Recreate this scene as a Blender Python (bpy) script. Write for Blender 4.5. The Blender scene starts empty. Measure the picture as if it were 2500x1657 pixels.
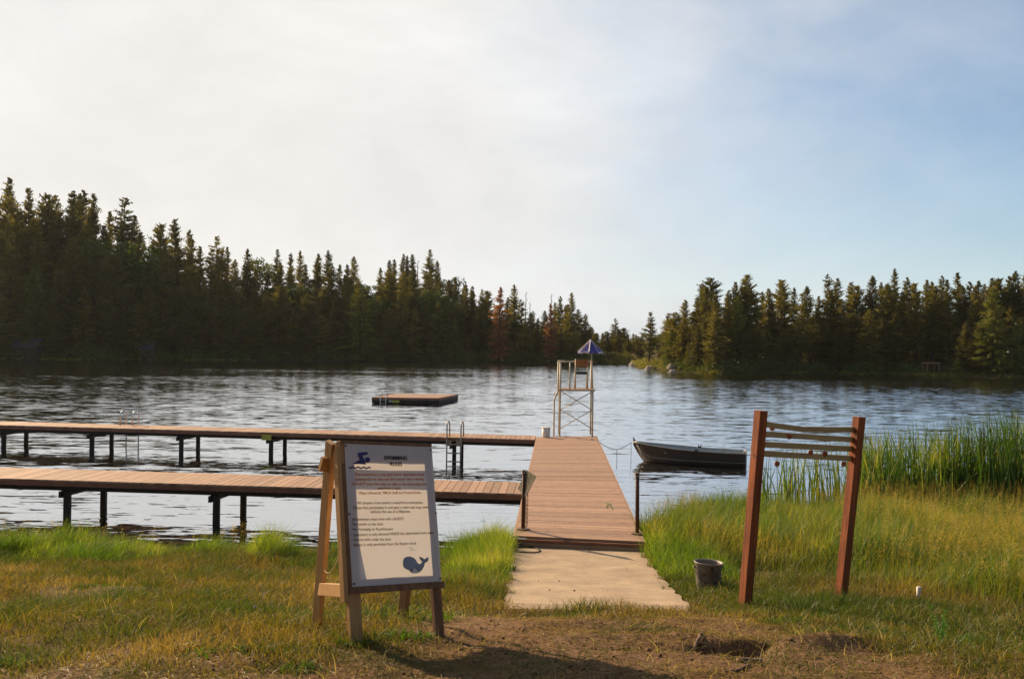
import bpy, math, random
import numpy as np
from mathutils import Vector, Matrix, noise as mnoise
from mathutils.geometry import tessellate_polygon
R = math.radians
random.seed(7); rng = np.random.default_rng(7)
scene = bpy.context.scene
COL = scene.collection

# ---------------------------------------------------------------- camera
FPX, CX, CY = 2430.0, 1250.0, 828.5
WL = -.28                       # lake level (dock decks are at +.5)
EYE = Vector((0, 0, 3.15))
pitch = math.atan(19.5/FPX); roll = R(0.8)
fwd = Vector((0, math.cos(pitch), math.sin(pitch)))
r0 = Vector((1, 0, 0)); u0 = Vector((0, -math.sin(pitch), math.cos(pitch)))
rgt = r0*math.cos(roll) + u0*math.sin(roll)
upv = -r0*math.sin(roll) + u0*math.cos(roll)
cam_d = bpy.data.cameras.new('camera'); cam = bpy.data.objects.new('camera', cam_d); COL.objects.link(cam)
cam.matrix_world = Matrix(((rgt.x, upv.x, -fwd.x, EYE.x), (rgt.y, upv.y, -fwd.y, EYE.y), (rgt.z, upv.z, -fwd.z, EYE.z), (0, 0, 0, 1)))
cam_d.lens = 36*FPX/2500; cam_d.sensor_width = 36; cam_d.clip_end = 5000; cam_d.clip_start = .1
scene.camera = cam
scene.render.resolution_x = 1024; scene.render.resolution_y = 678

def ray(px, py): return fwd + rgt*((px-CX)/FPX) + upv*((CY-py)/FPX)
def U(px, py, z=0.0):
    d = ray(px, py); return EYE + d*((z-EYE.z)/d.z)
def AtY(px, py, y):
    d = ray(px, py); return EYE + d*(y/d.y)

# ---------------------------------------------------------------- light
SUN_AZ, SUN_EL = R(-43), R(26)
S = Vector((math.sin(SUN_AZ)*math.cos(SUN_EL), math.cos(SUN_AZ)*math.cos(SUN_EL), math.sin(SUN_EL)))
sd = bpy.data.lights.new('sun', 'SUN'); sun = bpy.data.objects.new('sun', sd); COL.objects.link(sun)
sd.energy = 5.0; sd.angle = R(.6); sd.color = (1, .76, .48)
sun.rotation_euler = S.to_track_quat('Z', 'Y').to_euler()
W = bpy.data.worlds.new('World'); scene.world = W; W.use_nodes = True
nt = W.node_tree; N = nt.nodes; L = nt.links; N.clear()
out = N.new('ShaderNodeOutputWorld'); bg = N.new('ShaderNodeBackground'); bg.inputs['Strength'].default_value = .1
sky = N.new('ShaderNodeTexSky'); sky.sky_type = 'NISHITA'; sky.sun_disc = False
sky.sun_elevation = SUN_EL; sky.sun_rotation = SUN_AZ; sky.air_density = 1.2; sky.dust_density = .3; sky.ozone_density = 1.5; sky.altitude = 1500
tc = N.new('ShaderNodeTexCoord')
dot = N.new('ShaderNodeVectorMath'); dot.operation = 'DOT_PRODUCT'; dot.inputs[1].default_value = S
L.new(tc.outputs['Generated'], dot.inputs[0])
# thin high cloud: thicker towards the sun, broken by wisps
mapn = N.new('ShaderNodeMapping'); mapn.inputs['Scale'].default_value = (1.3, 1.3, 2.7); mapn.inputs['Rotation'].default_value = (0, .5, .3)
L.new(tc.outputs['Generated'], mapn.inputs['Vector'])
no = N.new('ShaderNodeTexNoise'); no.inputs['Scale'].default_value = 1.7; no.inputs['Detail'].default_value = 7; no.inputs['Roughness'].default_value = .58; no.inputs['Distortion'].default_value = .35
L.new(mapn.outputs[0], no.inputs['Vector'])
def math_(op, a, b=None, clamp=False, nodes=N, links=L):
    m = nodes.new('ShaderNodeMath'); m.operation = op; m.use_clamp = clamp
    for i, v in enumerate((a, b)):
        if v is None: continue
        if isinstance(v, (int, float)): m.inputs[i].default_value = v
        else: links.new(v, m.inputs[i])
    return m.outputs[0]
mr = N.new('ShaderNodeMapRange'); mr.interpolation_type = 'SMOOTHSTEP'
mr.inputs['From Min'].default_value = .24; mr.inputs['From Max'].default_value = .92
L.new(dot.outputs['Value'], mr.inputs['Value'])
wisp = math_('MULTIPLY', math_('SUBTRACT', no.outputs['Fac'], .50), 1.5)
sepz = N.new('ShaderNodeSeparateXYZ'); L.new(tc.outputs['Generated'], sepz.inputs[0])
low = N.new('ShaderNodeMapRange'); low.inputs['From Min'].default_value = .0; low.inputs['From Max'].default_value = .33; low.inputs['To Min'].default_value = .42; low.inputs['To Max'].default_value = 0
L.new(sepz.outputs['Z'], low.inputs['Value'])
front = N.new('ShaderNodeMapRange'); front.inputs['From Min'].default_value = -.1; front.inputs['From Max'].default_value = .3; L.new(dot.outputs['Value'], front.inputs['Value'])
mask = math_('ADD', math_('ADD', mr.outputs[0], wisp), math_('MULTIPLY', low.outputs[0], front.outputs[0]))
mask = math_('MINIMUM', math_('MAXIMUM', mask, 0.02), .97)
ramp = N.new('ShaderNodeMix'); ramp.data_type = 'RGBA'; L.new(mr.outputs[0], ramp.inputs['Factor'])
ramp.inputs['A'].default_value = (4.3, 4.75, 5.4, 1); ramp.inputs['B'].default_value = (6.05, 5.88, 5.6, 1)
mix = N.new('ShaderNodeMix'); mix.data_type = 'RGBA'; L.new(mask, mix.inputs['Factor'])
no2 = N.new('ShaderNodeTexNoise'); no2.inputs['Scale'].default_value = 2.6; no2.inputs['Detail'].default_value = 9; no2.inputs['Roughness'].default_value = .6; no2.inputs['Distortion'].default_value = .3; L.new(mapn.outputs[0], no2.inputs['Vector'])
bump = N.new('ShaderNodeMapRange'); bump.inputs['From Min'].default_value = .3; bump.inputs['From Max'].default_value = .7; bump.inputs['To Min'].default_value = .86; bump.inputs['To Max'].default_value = 1.06; L.new(no2.outputs['Fac'], bump.inputs['Value'])
cl_ = N.new('ShaderNodeVectorMath'); cl_.operation = 'SCALE'; L.new(ramp.outputs['Result'], cl_.inputs[0]); L.new(bump.outputs[0], cl_.inputs['Scale'])
skd = N.new('ShaderNodeVectorMath'); skd.operation = 'MULTIPLY'; skd.inputs[1].default_value = (.63, .70, .75); L.new(sky.outputs[0], skd.inputs[0])
L.new(skd.outputs[0], mix.inputs['A']); L.new(cl_.outputs[0], mix.inputs['B'])
L.new(mix.outputs['Result'], bg.inputs['Color']); L.new(bg.outputs[0], out.inputs[0])
scene.view_settings.view_transform = 'Standard'; scene.view_settings.look = 'None'; scene.view_settings.exposure = .65; scene.view_settings.gamma = 1
scene.render.engine = 'CYCLES'

# ---------------------------------------------------------------- materials
def new_mat(name):
    m = bpy.data.materials.new(name); m.use_nodes = True; return m, m.node_tree.nodes, m.node_tree.links
def mat(name, c1, c2=None, scale=6, stretch=(1, 1, 1), rough=.7, bump=.0, bscale=40, metallic=0, tint=False, detail=5, spec=.3, spots=None):
    m, n, l = new_mat(name); b = n['Principled BSDF']
    b.inputs['Roughness'].default_value = rough; b.inputs['Metallic'].default_value = metallic; b.inputs['Specular IOR Level'].default_value = spec
    t = n.new('ShaderNodeTexCoord'); mp = n.new('ShaderNodeMapping'); mp.inputs['Scale'].default_value = stretch; l.new(t.outputs['Object'], mp.inputs[0])
    c2 = c2 or tuple(x*.7 for x in c1)
    nz = n.new('ShaderNodeTexNoise'); nz.inputs['Scale'].default_value = scale; nz.inputs['Detail'].default_value = detail; nz.inputs['Roughness'].default_value = .65; l.new(mp.outputs[0], nz.inputs['Vector'])
    cr = n.new('ShaderNodeMapRange'); cr.inputs['From Min'].default_value = .35; cr.inputs['From Max'].default_value = .65; l.new(nz.outputs['Fac'], cr.inputs[0])
    mx = n.new('ShaderNodeMix'); mx.data_type = 'RGBA'; l.new(cr.outputs[0], mx.inputs['Factor'])
    mx.inputs['A'].default_value = (*c1, 1); mx.inputs['B'].default_value = (*c2, 1); o = mx.outputs['Result']
    if spots:
        s = n.new('ShaderNodeTexNoise'); s.inputs['Scale'].default_value = spots[0]; s.inputs['Detail'].default_value = 3; l.new(t.outputs['Object'], s.inputs['Vector'])
        sr = n.new('ShaderNodeMapRange'); sr.inputs['From Min'].default_value = spots[1]; sr.inputs['From Max'].default_value = spots[1]+.05; l.new(s.outputs['Fac'], sr.inputs[0])
        m2 = n.new('ShaderNodeMix'); m2.data_type = 'RGBA'; l.new(sr.outputs[0], m2.inputs['Factor']); l.new(o, m2.inputs['A']); m2.inputs['B'].default_value = (*spots[2], 1); o = m2.outputs['Result']
    if tint:
        at = n.new('ShaderNodeAttribute'); at.attribute_name = 'tint'
        vm = n.new('ShaderNodeVectorMath'); vm.operation = 'SCALE'; l.new(o, vm.inputs[0]); l.new(at.outputs['Fac'], vm.inputs['Scale']); o = vm.outputs[0]
    l.new(o, b.inputs['Base Color'])
    if bump:
        nb = n.new('ShaderNodeTexNoise'); nb.inputs['Scale'].default_value = bscale; nb.inputs['Detail'].default_value = 6; l.new(mp.outputs[0], nb.inputs['Vector'])
        bp = n.new('ShaderNodeBump'); bp.inputs['Strength'].default_value = 1; bp.inputs['Distance'].default_value = bump; l.new(nb.outputs['Fac'], bp.inputs['Height']); l.new(bp.outputs[0], b.inputs['Normal'])
    return m
def leafmat(name, ca, cb, cc=None, trans=.45, nscale=.6, rough=.6, objrand=False, straw=.5):
    """foliage: colour varies per blade / clump ('tint') and in patches; lets light through"""
    m, n, l = new_mat(name); n.clear()
    o = n.new('ShaderNodeOutputMaterial')
    t = n.new('ShaderNodeTexCoord'); nz = n.new('ShaderNodeTexNoise'); nz.inputs['Scale'].default_value = nscale; nz.inputs['Detail'].default_value = 4
    l.new(t.outputs['Object'], nz.inputs['Vector'])
    at = n.new('ShaderNodeAttribute'); at.attribute_name = 'tint'
    f = math_('ADD', math_('MULTIPLY', math_('SUBTRACT', nz.outputs['Fac'], .5, nodes=n, links=l), 2.2, nodes=n, links=l), at.outputs['Fac'], True, n, l)
    if objrand:
        oi = n.new('ShaderNodeObjectInfo'); f = math_('ADD', math_('MULTIPLY', f, .55, nodes=n, links=l), math_('MULTIPLY', oi.outputs['Random'], .45, nodes=n, links=l), True, n, l)
    cr = n.new('ShaderNodeValToRGB'); l.new(f, cr.inputs[0])
    cr.color_ramp.elements[0].color = (*ca, 1); cr.color_ramp.elements[1].color = (*cb, 1); cr.color_ramp.elements[0].position = .15; cr.color_ramp.elements[1].position = .6 if cc else .9
    if cc:
        e = cr.color_ramp.elements.new(.92); e.color = (*cc, 1)
    d = n.new('ShaderNodeBsdfDiffuse'); tr = n.new('ShaderNodeBsdfTranslucent'); g = n.new('ShaderNodeBsdfGlossy'); g.inputs['Roughness'].default_value = .5
    l.new(cr.outputs[0], d.inputs[0]); 
    ts = n.new('ShaderNodeMix'); ts.data_type = 'RGBA'; ts.blend_type = 'MULTIPLY'; ts.inputs['Factor'].default_value = 1; l.new(cr.outputs[0], ts.inputs['A']); ts.inputs['B'].default_value = (1.25, 1.3, .5, 1)
    l.new(ts.outputs['Result'], tr.inputs[0])
    m1 = n.new('ShaderNodeMixShader'); m1.inputs[0].default_value = trans; l.new(d.outputs[0], m1.inputs[1]); l.new(tr.outputs[0], m1.inputs[2])
    m2 = n.new('ShaderNodeMixShader'); m2.inputs[0].default_value = .03; l.new(m1.outputs[0], m2.inputs[1]); l.new(g.outputs[0], m2.inputs[2])
    l.new(m2.outputs[0], o.inputs[0]); return m

M = {}
M['decking'] = mat('composite_decking', (.42, .255, .165), (.34, .20, .13), 3, (3, 3, 1), .75, .0012, 220, tint=True, spots=(5, .66, (.27, .15, .10)))
M['fascia'] = mat('fascia_board', (.24, .11, .065), (.17, .075, .045), 4, rough=.7, bump=.001)
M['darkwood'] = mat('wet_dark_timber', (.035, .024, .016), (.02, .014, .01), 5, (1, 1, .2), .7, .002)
M['kickboard'] = mat('weathered_board', (.34, .23, .15), (.27, .175, .11), 5, (.4, 1, 2), .75, .001)
M['concrete'] = mat('concrete', (.44, .32, .205), (.30, .215, .14), 2.4, rough=.9, bump=.003, bscale=60, spots=(26, .66, (.13, .09, .06)))
M['rust'] = mat('rusted_steel', (.12, .05, .028), (.07, .035, .025), 9, rough=.65, bump=.001)
M['rust_plate'] = mat('worn_steel_plate', (.25, .14, .09), (.14, .07, .045), 9, rough=.6)
M['plate'] = mat('worn_sign_plate', (.13, .11, .06), (.07, .055, .035), 9, rough=.5)
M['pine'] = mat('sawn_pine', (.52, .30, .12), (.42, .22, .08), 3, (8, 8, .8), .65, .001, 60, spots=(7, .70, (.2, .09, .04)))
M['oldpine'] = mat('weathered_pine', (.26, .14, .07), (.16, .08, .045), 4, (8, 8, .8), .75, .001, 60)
M['redwood'] = mat('stained_post', (.36, .095, .022), (.13, .032, .010), 2.2, (12, 12, .6), .7, .003, 20, spots=(9, .69, (.12, .04, .02)))
M['slat'] = mat('weathered_slat', (.46, .34, .17), (.34, .24, .11), 4, (1, 1, 6), .75, .001)
M['tag'] = mat('wooden_tag', (.40, .13, .05), (.3, .09, .035), 20, rough=.6)
M['paintsteel'] = mat('cream_painted_steel', (.62, .52, .38), (.42, .32, .20), 8, rough=.45, spots=(14, .68, (.18, .09, .04)))
M['plank'] = mat('platform_plank', (.40, .24, .14), (.3, .17, .1), 5, rough=.7)
M['seatback'] = mat('varnished_plywood', (.36, .16, .05), (.26, .10, .035), 6, (1, 1, 5), .5)
M['seatdark'] = mat('dark_green_seat', (.03, .045, .03), rough=.6)
M['umbrella'] = mat('violet_blue_canvas', (.10, .085, .30), (.07, .06, .22), 5, rough=.6)
M['umbrella_pale'] = mat('pale_canvas', (.62, .52, .55), (.5, .42, .42), 5, rough=.6)
M['steel'] = mat('stainless_tube', (.75, .73, .7), (.6, .58, .55), 5, rough=.25, metallic=.9)
M['greysteel'] = mat('dull_aluminium', (.36, .33, .28), (.25, .22, .18), 5, rough=.45, metallic=.4)
M['white'] = mat('white_plastic', (.72, .66, .56), (.62, .55, .45), 7, rough=.5)
M['yellow'] = mat('yellow_notice', (.45, .38, .05), (.3, .26, .05), 9, rough=.5)
M['hull'] = mat('dark_hull_paint', (.045, .030, .018), (.065, .035, .02), 4, (1, 1, 3), .4, spots=(5, .68, (.13, .05, .02)))
M['trim'] = mat('bare_aluminium_trim', (.40, .36, .27), (.3, .26, .2), 5, rough=.4, metallic=.3)
M['hull_in'] = mat('pale_boat_inside', (.36, .40, .42), (.28, .31, .33), 6, rough=.6)
M['rope'] = mat('mooring_rope', (.10, .075, .05), (.06, .045, .03), 60, rough=.9)
M['bucket'] = mat('galvanised_steel', (.28, .24, .20), (.13, .11, .095), 9, rough=.55, metallic=.25, bump=.001, spots=(16, .62, (.08, .055, .04)))
M['bark'] = mat('tree_bark', (.11, .07, .045), (.06, .04, .028), 3, (1, 1, .2), .9, .02, 6)
M['barepale'] = mat('bleached_snag', (.22, .17, .14), (.14, .1, .08), 3, rough=.9)
M['rock'] = mat('granite', (.32, .26, .22), (.21, .17, .14), 1.3, rough=.9, bump=.03, bscale=5)
M['roof'] = mat('shingle_roof', (.06, .047, .05), (.04, .03, .034), 2, rough=.9)
M['cabin'] = mat('dark_cabin_wall', (.05, .03, .02), rough=.9)
M['tarp'] = mat('pale_tarp', (.45, .38, .35), rough=.8)
M['ink'] = mat('black_ink', (.02, .016, .014), rough=.6)
M['inkgrey'] = mat('faded_ink', (.15, .10, .075), rough=.6)
M['inkred'] = mat('faded_red_ink', (.70, .17, .04), rough=.6)
M['inkblue'] = mat('navy_ink', (.06, .05, .20), rough=.6)
M['whale'] = mat('blue_grey_ink', (.36, .38, .47), rough=.6)
M['whalebelly'] = mat('pale_ink', (.85, .78, .72), rough=.6)
M['stick'] = mat('dry_stick', (.30, .19, .11), (.2, .12, .07), 8, rough=.9)
M['fluff'] = mat('seed_fluff', (.75, .7, .6), rough=.9)
M['twine'] = mat('pale_twine', (.6, .48, .3), rough=.9)
M['needle'] = leafmat('conifer_needles', (.060, .056, .014), (.14, .115, .026), (.28, .215, .05), .45, .25, objrand=True)
M['needle_lit'] = leafmat('yellow_green_needles', (.06, .075, .012), (.12, .125, .02), (.20, .18, .03), .35, .3, objrand=True)
M['needle_dead'] = leafmat('dead_brown_needles', (.20, .075, .03), (.36, .14, .055), (.42, .2, .09), .4, .3)
M['leaf'] = leafmat('broad_leaves', (.035, .055, .01), (.08, .10, .018), (.14, .14, .03), .35, .3, objrand=True)
M['turf'] = leafmat('short_grass', (.07, .10, .010), (.17, .12, .025), (.33, .215, .08), .45, .9)
M['tallgrass'] = leafmat('tall_green_grass', (.10, .17, .014), (.27, .31, .035), (.5, .42, .11), .5, .8)
M['drygrass'] = leafmat('mixed_meadow_grass', (.10, .155, .014), (.29, .27, .035), (.52, .36, .09), .5, 1.0)
M['seedhead'] = leafmat('seed_heads', (.24, .19, .05), (.52, .32, .10), (.62, .43, .18), .45, 1.0)
M['cattail'] = leafmat('cattail_leaves', (.035, .08, .012), (.11, .165, .02), (.30, .27, .06), .45, .7)
M['weed'] = leafmat('leafy_weed', (.10, .26, .03), (.16, .34, .05), None, .5, 2)
M['spike'] = mat('cattail_spike', (.10, .05, .025), rough=.9)
M['straw'] = leafmat('pale_straw', (.30, .20, .07), (.45, .32, .13), (.55, .42, .2), .4, 2)
M['lowweed'] = leafmat('low_weeds', (.06, .13, .012), (.12, .20, .02), None, .45, 1.5)
M['bankgrass'] = leafmat('shore_bank_grass', (.09, .09, .015), (.20, .17, .03), (.30, .25, .05), .4, .1)

# sign vinyl: lets sunlight through from behind
m, n, l = new_mat('translucent_vinyl'); n.clear()
o = n.new('ShaderNodeOutputMaterial'); d = n.new('ShaderNodeBsdfDiffuse'); tr = n.new('ShaderNodeBsdfTranslucent'); ms = n.new('ShaderNodeMixShader')
tcx = n.new('ShaderNodeTexCoord'); nz = n.new('ShaderNodeTexNoise'); nz.inputs['Scale'].default_value = 9; nz.inputs['Detail'].default_value = 6; l.new(tcx.outputs['Object'], nz.inputs['Vector'])
mx = n.new('ShaderNodeMix'); mx.data_type = 'RGBA'; l.new(nz.outputs['Fac'], mx.inputs['Factor']); mx.inputs['A'].default_value = (.74, .70, .70, 1); mx.inputs['B'].default_value = (.84, .80, .80, 1)
l.new(mx.outputs['Result'], d.inputs[0]); tr.inputs[0].default_value = (.74, .68, .62, 1); ms.inputs[0].default_value = .27
l.new(d.outputs[0], ms.inputs[1]); l.new(tr.outputs[0], ms.inputs[2]); l.new(ms.outputs[0], o.inputs[0]); M['vinyl'] = m

# water: wind ripples as a field of facet slopes, stretched along the crests
m, n, l = new_mat('lake_water'); b = n['Principled BSDF']
b.inputs['Base Color'].default_value = (.012, .011, .007, 1); b.inputs['Roughness'].default_value = .03; b.inputs['IOR'].default_value = 2.3
def V(op, a, bb):
    v = n.new('ShaderNodeVectorMath'); v.operation = op
    for i, q in enumerate((a, bb)):
        if isinstance(q, tuple): v.inputs[i].default_value = q
        else: l.new(q, v.inputs[i])
    return v.outputs[0]
geo = n.new('ShaderNodeNewGeometry')
def slope(scale, rot, detail, dist=0.0):
    mp = n.new('ShaderNodeMapping'); mp.inputs['Scale'].default_value = scale; mp.inputs['Rotation'].default_value = (0, 0, rot); l.new(geo.outputs['Position'], mp.inputs[0])
    z = n.new('ShaderNodeTexNoise'); z.inputs['Scale'].default_value = 1; z.inputs['Detail'].default_value = detail; z.inputs['Roughness'].default_value = .6; z.inputs['Distortion'].default_value = dist
    l.new(mp.outputs[0], z.inputs['Vector']); return V('SUBTRACT', z.outputs['Color'], (.5, .5, .5))
s0 = slope((.42, 1.5, 1), .04, 1.5, .6); s1 = slope((1.0, 4.2, 1), .06, 2, .4); s2 = slope((3.4, 12.0, 1), -.1, 2, .3)
pn = n.new('ShaderNodeTexNoise'); pn.inputs['Scale'].default_value = .045; pn.inputs['Detail'].default_value = 3
pm = n.new('ShaderNodeMapping'); pm.inputs['Scale'].default_value = (.45, 1.6, 1); l.new(geo.outputs['Position'], pm.inputs[0]); l.new(pm.outputs[0], pn.inputs['Vector'])
pr = n.new('ShaderNodeMapRange'); pr.inputs['From Min'].default_value = .35; pr.inputs['From Max'].default_value = .65; pr.inputs['To Min'].default_value = .45; pr.inputs['To Max'].default_value = 1.35; l.new(pn.outputs['Fac'], pr.inputs[0])
tot = V('ADD', V('ADD', V('MULTIPLY', s0, (.08, .24, 0)), V('MULTIPLY', s1, (.09, .40, 0))), V('MULTIPLY', s2, (.05, .16, 0)))
vs = n.new('ShaderNodeVectorMath'); vs.operation = 'SCALE'; l.new(tot, vs.inputs[0]); l.new(pr.outputs[0], vs.inputs['Scale'])
nn = V('ADD', vs.outputs[0], (0, -.040, 1))
nv = n.new('ShaderNodeVectorMath'); nv.operation = 'NORMALIZE'; l.new(nn, nv.inputs[0]); l.new(nv.outputs[0], b.inputs['Normal'])
gl = n.new('ShaderNodeBsdfGlossy'); gl.inputs['Roughness'].default_value = .03; gl.inputs['Color'].default_value = (.93, .96, 1, 1); l.new(nv.outputs[0], gl.inputs['Normal'])
wm = n.new('ShaderNodeMixShader'); wm.inputs[0].default_value = .55; l.new(b.outputs[0], wm.inputs[1]); l.new(gl.outputs[0], wm.inputs[2]); l.new(wm.outputs[0], n['Material Output'].inputs[0])
M['water'] = m

# ground: dirt with dry litter, greener and darker where plants grow
m, n, l = new_mat('bank_soil'); b = n['Principled BSDF']; b.inputs['Roughness'].default_value = .95; b.inputs['Specular IOR Level'].default_value = .1
t = n.new('ShaderNodeTexCoord')
def nz_(sc, de=6, ro=.65):
    z = n.new('ShaderNodeTexNoise'); z.inputs['Scale'].default_value = sc; z.inputs['Detail'].default_value = de; z.inputs['Roughness'].default_value = ro; l.new(t.outputs['Object'], z.inputs['Vector']); return z.outputs['Fac']
def mixc(f, a, bb):
    x = n.new('ShaderNodeMix'); x.data_type = 'RGBA'
    l.new(f, x.inputs['Factor'])
    for k, q in (('A', a), ('B', bb)):
        if isinstance(q, tuple): x.inputs[k].default_value = (*q, 1)
        else: l.new(q, x.inputs[k])
    return x.outputs['Result']
def rng_(v, a, bb):
    r = n.new('ShaderNodeMapRange'); r.inputs['From Min'].default_value = a; r.inputs['From Max'].default_value = bb; l.new(v, r.inputs[0]); return r.outputs[0]
dirt = mixc(rng_(nz_(2.2), .35, .65), (.18, .10, .05), (.10, .05, .026))
dirt = mixc(rng_(nz_(38, 4), .42, .62), dirt, (.25, .15, .08))
dirt = mixc(rng_(nz_(22, 5), .6, .68), dirt, (.09, .045, .025))
veg = mixc(rng_(nz_(5), .35, .65), (.12, .10, .025), (.16, .10, .04))
at = n.new('ShaderNodeAttribute'); at.attribute_name = 'veg'
duff = mixc(rng_(nz_(.3), .4, .6), (.045, .03, .016), (.06, .05, .018))
l.new(mixc(rng_(at.outputs['Fac'], 1.2, 1.6), mixc(rng_(at.outputs['Fac'], 0, 1), dirt, veg), duff), b.inputs['Base Color'])
bp = n.new('ShaderNodeBump'); bp.inputs['Distance'].default_value = .02; l.new(nz_(30, 8, .7), bp.inputs['Height']); l.new(bp.outputs[0], b.inputs['Normal'])
M['soil'] = m

# ---------------------------------------------------------------- mesh helpers
class MB:
    def __init__(s): s.v = []; s.f = []; s.t = []; s.mi = []
    def add(s, vs, fs, tint=1.0, mi=0):
        o = len(s.v); s.v += [tuple(v) for v in vs]; s.t += [tint]*len(vs)
        for f in fs: s.f.append(tuple(i+o for i in f)); s.mi.append(mi)
    def obox(s, c, a, b, d, tint=1.0, mi=0):
        """box: centre c, half vectors a b d"""
        c, a, b, d = Vector(c), Vector(a), Vector(b), Vector(d)
        vs = [c+a*i+b*j+d*k for i in (-1, 1) for j in (-1, 1) for k in (-1, 1)]
        s.add(vs, [(0, 1, 3, 2), (4, 6, 7, 5), (0, 4, 5, 1), (2, 3, 7, 6), (0, 2, 6, 4), (1, 5, 7, 3)], tint, mi)
    def box(s, x0, x1, y0, y1, z0, z1, tint=1.0):
        s.obox(((x0+x1)/2, (y0+y1)/2, (z0+z1)/2), ((x1-x0)/2, 0, 0), (0, (y1-y0)/2, 0), (0, 0, (z1-z0)/2), tint)
    def beam(s, p, q, w, h, side=(1, 0, 0), tint=1.0):
        p, q = Vector(p), Vector(q); ax = (q-p).normalized(); sd = Vector(side); sd = (sd-ax*sd.dot(ax)).normalized(); n_ = ax.cross(sd)
        s.obox((p+q)/2, (q-p)/2, sd*w/2, n_*h/2, tint)
    def tube(s, pts, r, n_=8, cap=True, tint=1.0):
        pts = [Vector(p) for p in pts]; rs = r if isinstance(r, (list, tuple)) else [r]*len(pts)
        prev = None; rings = []
        for i, p in enumerate(pts):
            d = (pts[min(i+1, len(pts)-1)]-pts[max(i-1, 0)]).normalized()
            if prev is None:
                a = Vector((0, 0, 1)) if abs(d.z) < .9 else Vector((1, 0, 0)); prev = (a-d*a.dot(d)).normalized()
            else: prev = (prev-d*prev.dot(d)).normalized()
            b_ = d.cross(prev); rings.append([p+(prev*math.cos(k*2*math.pi/n_)+b_*math.sin(k*2*math.pi/n_))*rs[i] for k in range(n_)])
        vs = [v for r_ in rings for v in r_]; fs = []
        for i in range(len(pts)-1):
            for k in range(n_): fs.append((i*n_+k, i*n_+(k+1) % n_, (i+1)*n_+(k+1) % n_, (i+1)*n_+k))
        if cap: fs += [tuple(range(n_-1, -1, -1)), tuple(range((len(pts)-1)*n_, len(pts)*n_))]
        s.add(vs, fs, tint)
    def build(s, name, material, parent=None, smooth=False, bevel=0):
        me = bpy.data.meshes.new(name); me.from_pydata(s.v, [], s.f)
        a = me.attributes.new('tint', 'FLOAT', 'POINT'); a.data.foreach_set('value', np.array(s.t, dtype=np.float32))
        for mm in (material if isinstance(material, list) else [material]): me.materials.append(mm)
        if any(s.mi): me.polygons.foreach_set('material_index', s.mi)
        if smooth: me.polygons.foreach_set('use_smooth', [True]*len(me.polygons))
        me.update(); o = bpy.data.objects.new(name, me); COL.objects.link(o)
        if bevel:
            md = o.modifiers.new('bevel', 'BEVEL'); md.width = bevel; md.segments = 2; md.limit_method = 'ANGLE'
        if parent:
            o.parent = parent; o.matrix_parent_inverse = parent.matrix_basis.inverted()
        return o
def tag(o, label=None, cat=None, group=None, kind=None):
    if label: o['label'] = label
    if cat: o['category'] = cat
    if group: o['group'] = group
    if kind: o['kind'] = kind
    return o
def empty(name, loc=(0, 0, 0)):
    o = bpy.data.objects.new(name, None); o.location = loc; o.empty_display_size = .1; COL.objects.link(o); return o
def copy_tree(o, parent=None):
    c = o.copy(); COL.objects.link(c)
    if parent: c.parent = parent
    for ch in o.children: copy_tree(ch, c)
    return c
def tri_mesh(name, V_, F_, tint, material, parent=None):
    me = bpy.data.meshes.new(name); nv_, nf = len(V_), len(F_)
    me.vertices.add(nv_); me.vertices.foreach_set('co', np.asarray(V_, dtype=np.float32).ravel())
    me.loops.add(nf*3); me.loops.foreach_set('vertex_index', np.asarray(F_, dtype=np.int32).ravel())
    me.polygons.add(nf); me.polygons.foreach_set('loop_start', np.arange(0, nf*3, 3, dtype=np.int32))
    a = me.attributes.new('tint', 'FLOAT', 'POINT'); a.data.foreach_set('value', np.asarray(tint, dtype=np.float32))
    me.materials.append(material); me.update(calc_edges=True); me.validate()
    o = bpy.data.objects.new(name, me); COL.objects.link(o)
    if parent: o.parent = parent
    return o

# ---------------------------------------------------------------- terrain
PY = np.array([-40, 0, 4, 5.5, 6.5, 7.7, 9.4, 10.7, 12.5, 14.2]); PZ = np.array([2.6, 1.55, 1.42, 1.30, 1.19, 1.03, .72, .57, .41, .31])
SX = np.array([-60, -20, -13, -9, -.6, .1, 1.0, 2.2, 3.2, 5.0, 60]); SY = np.array([25, 23, 19, 16.3, 16.1, 15.8, 16.2, 17.6, 19.8, 21.8, 25])
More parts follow.
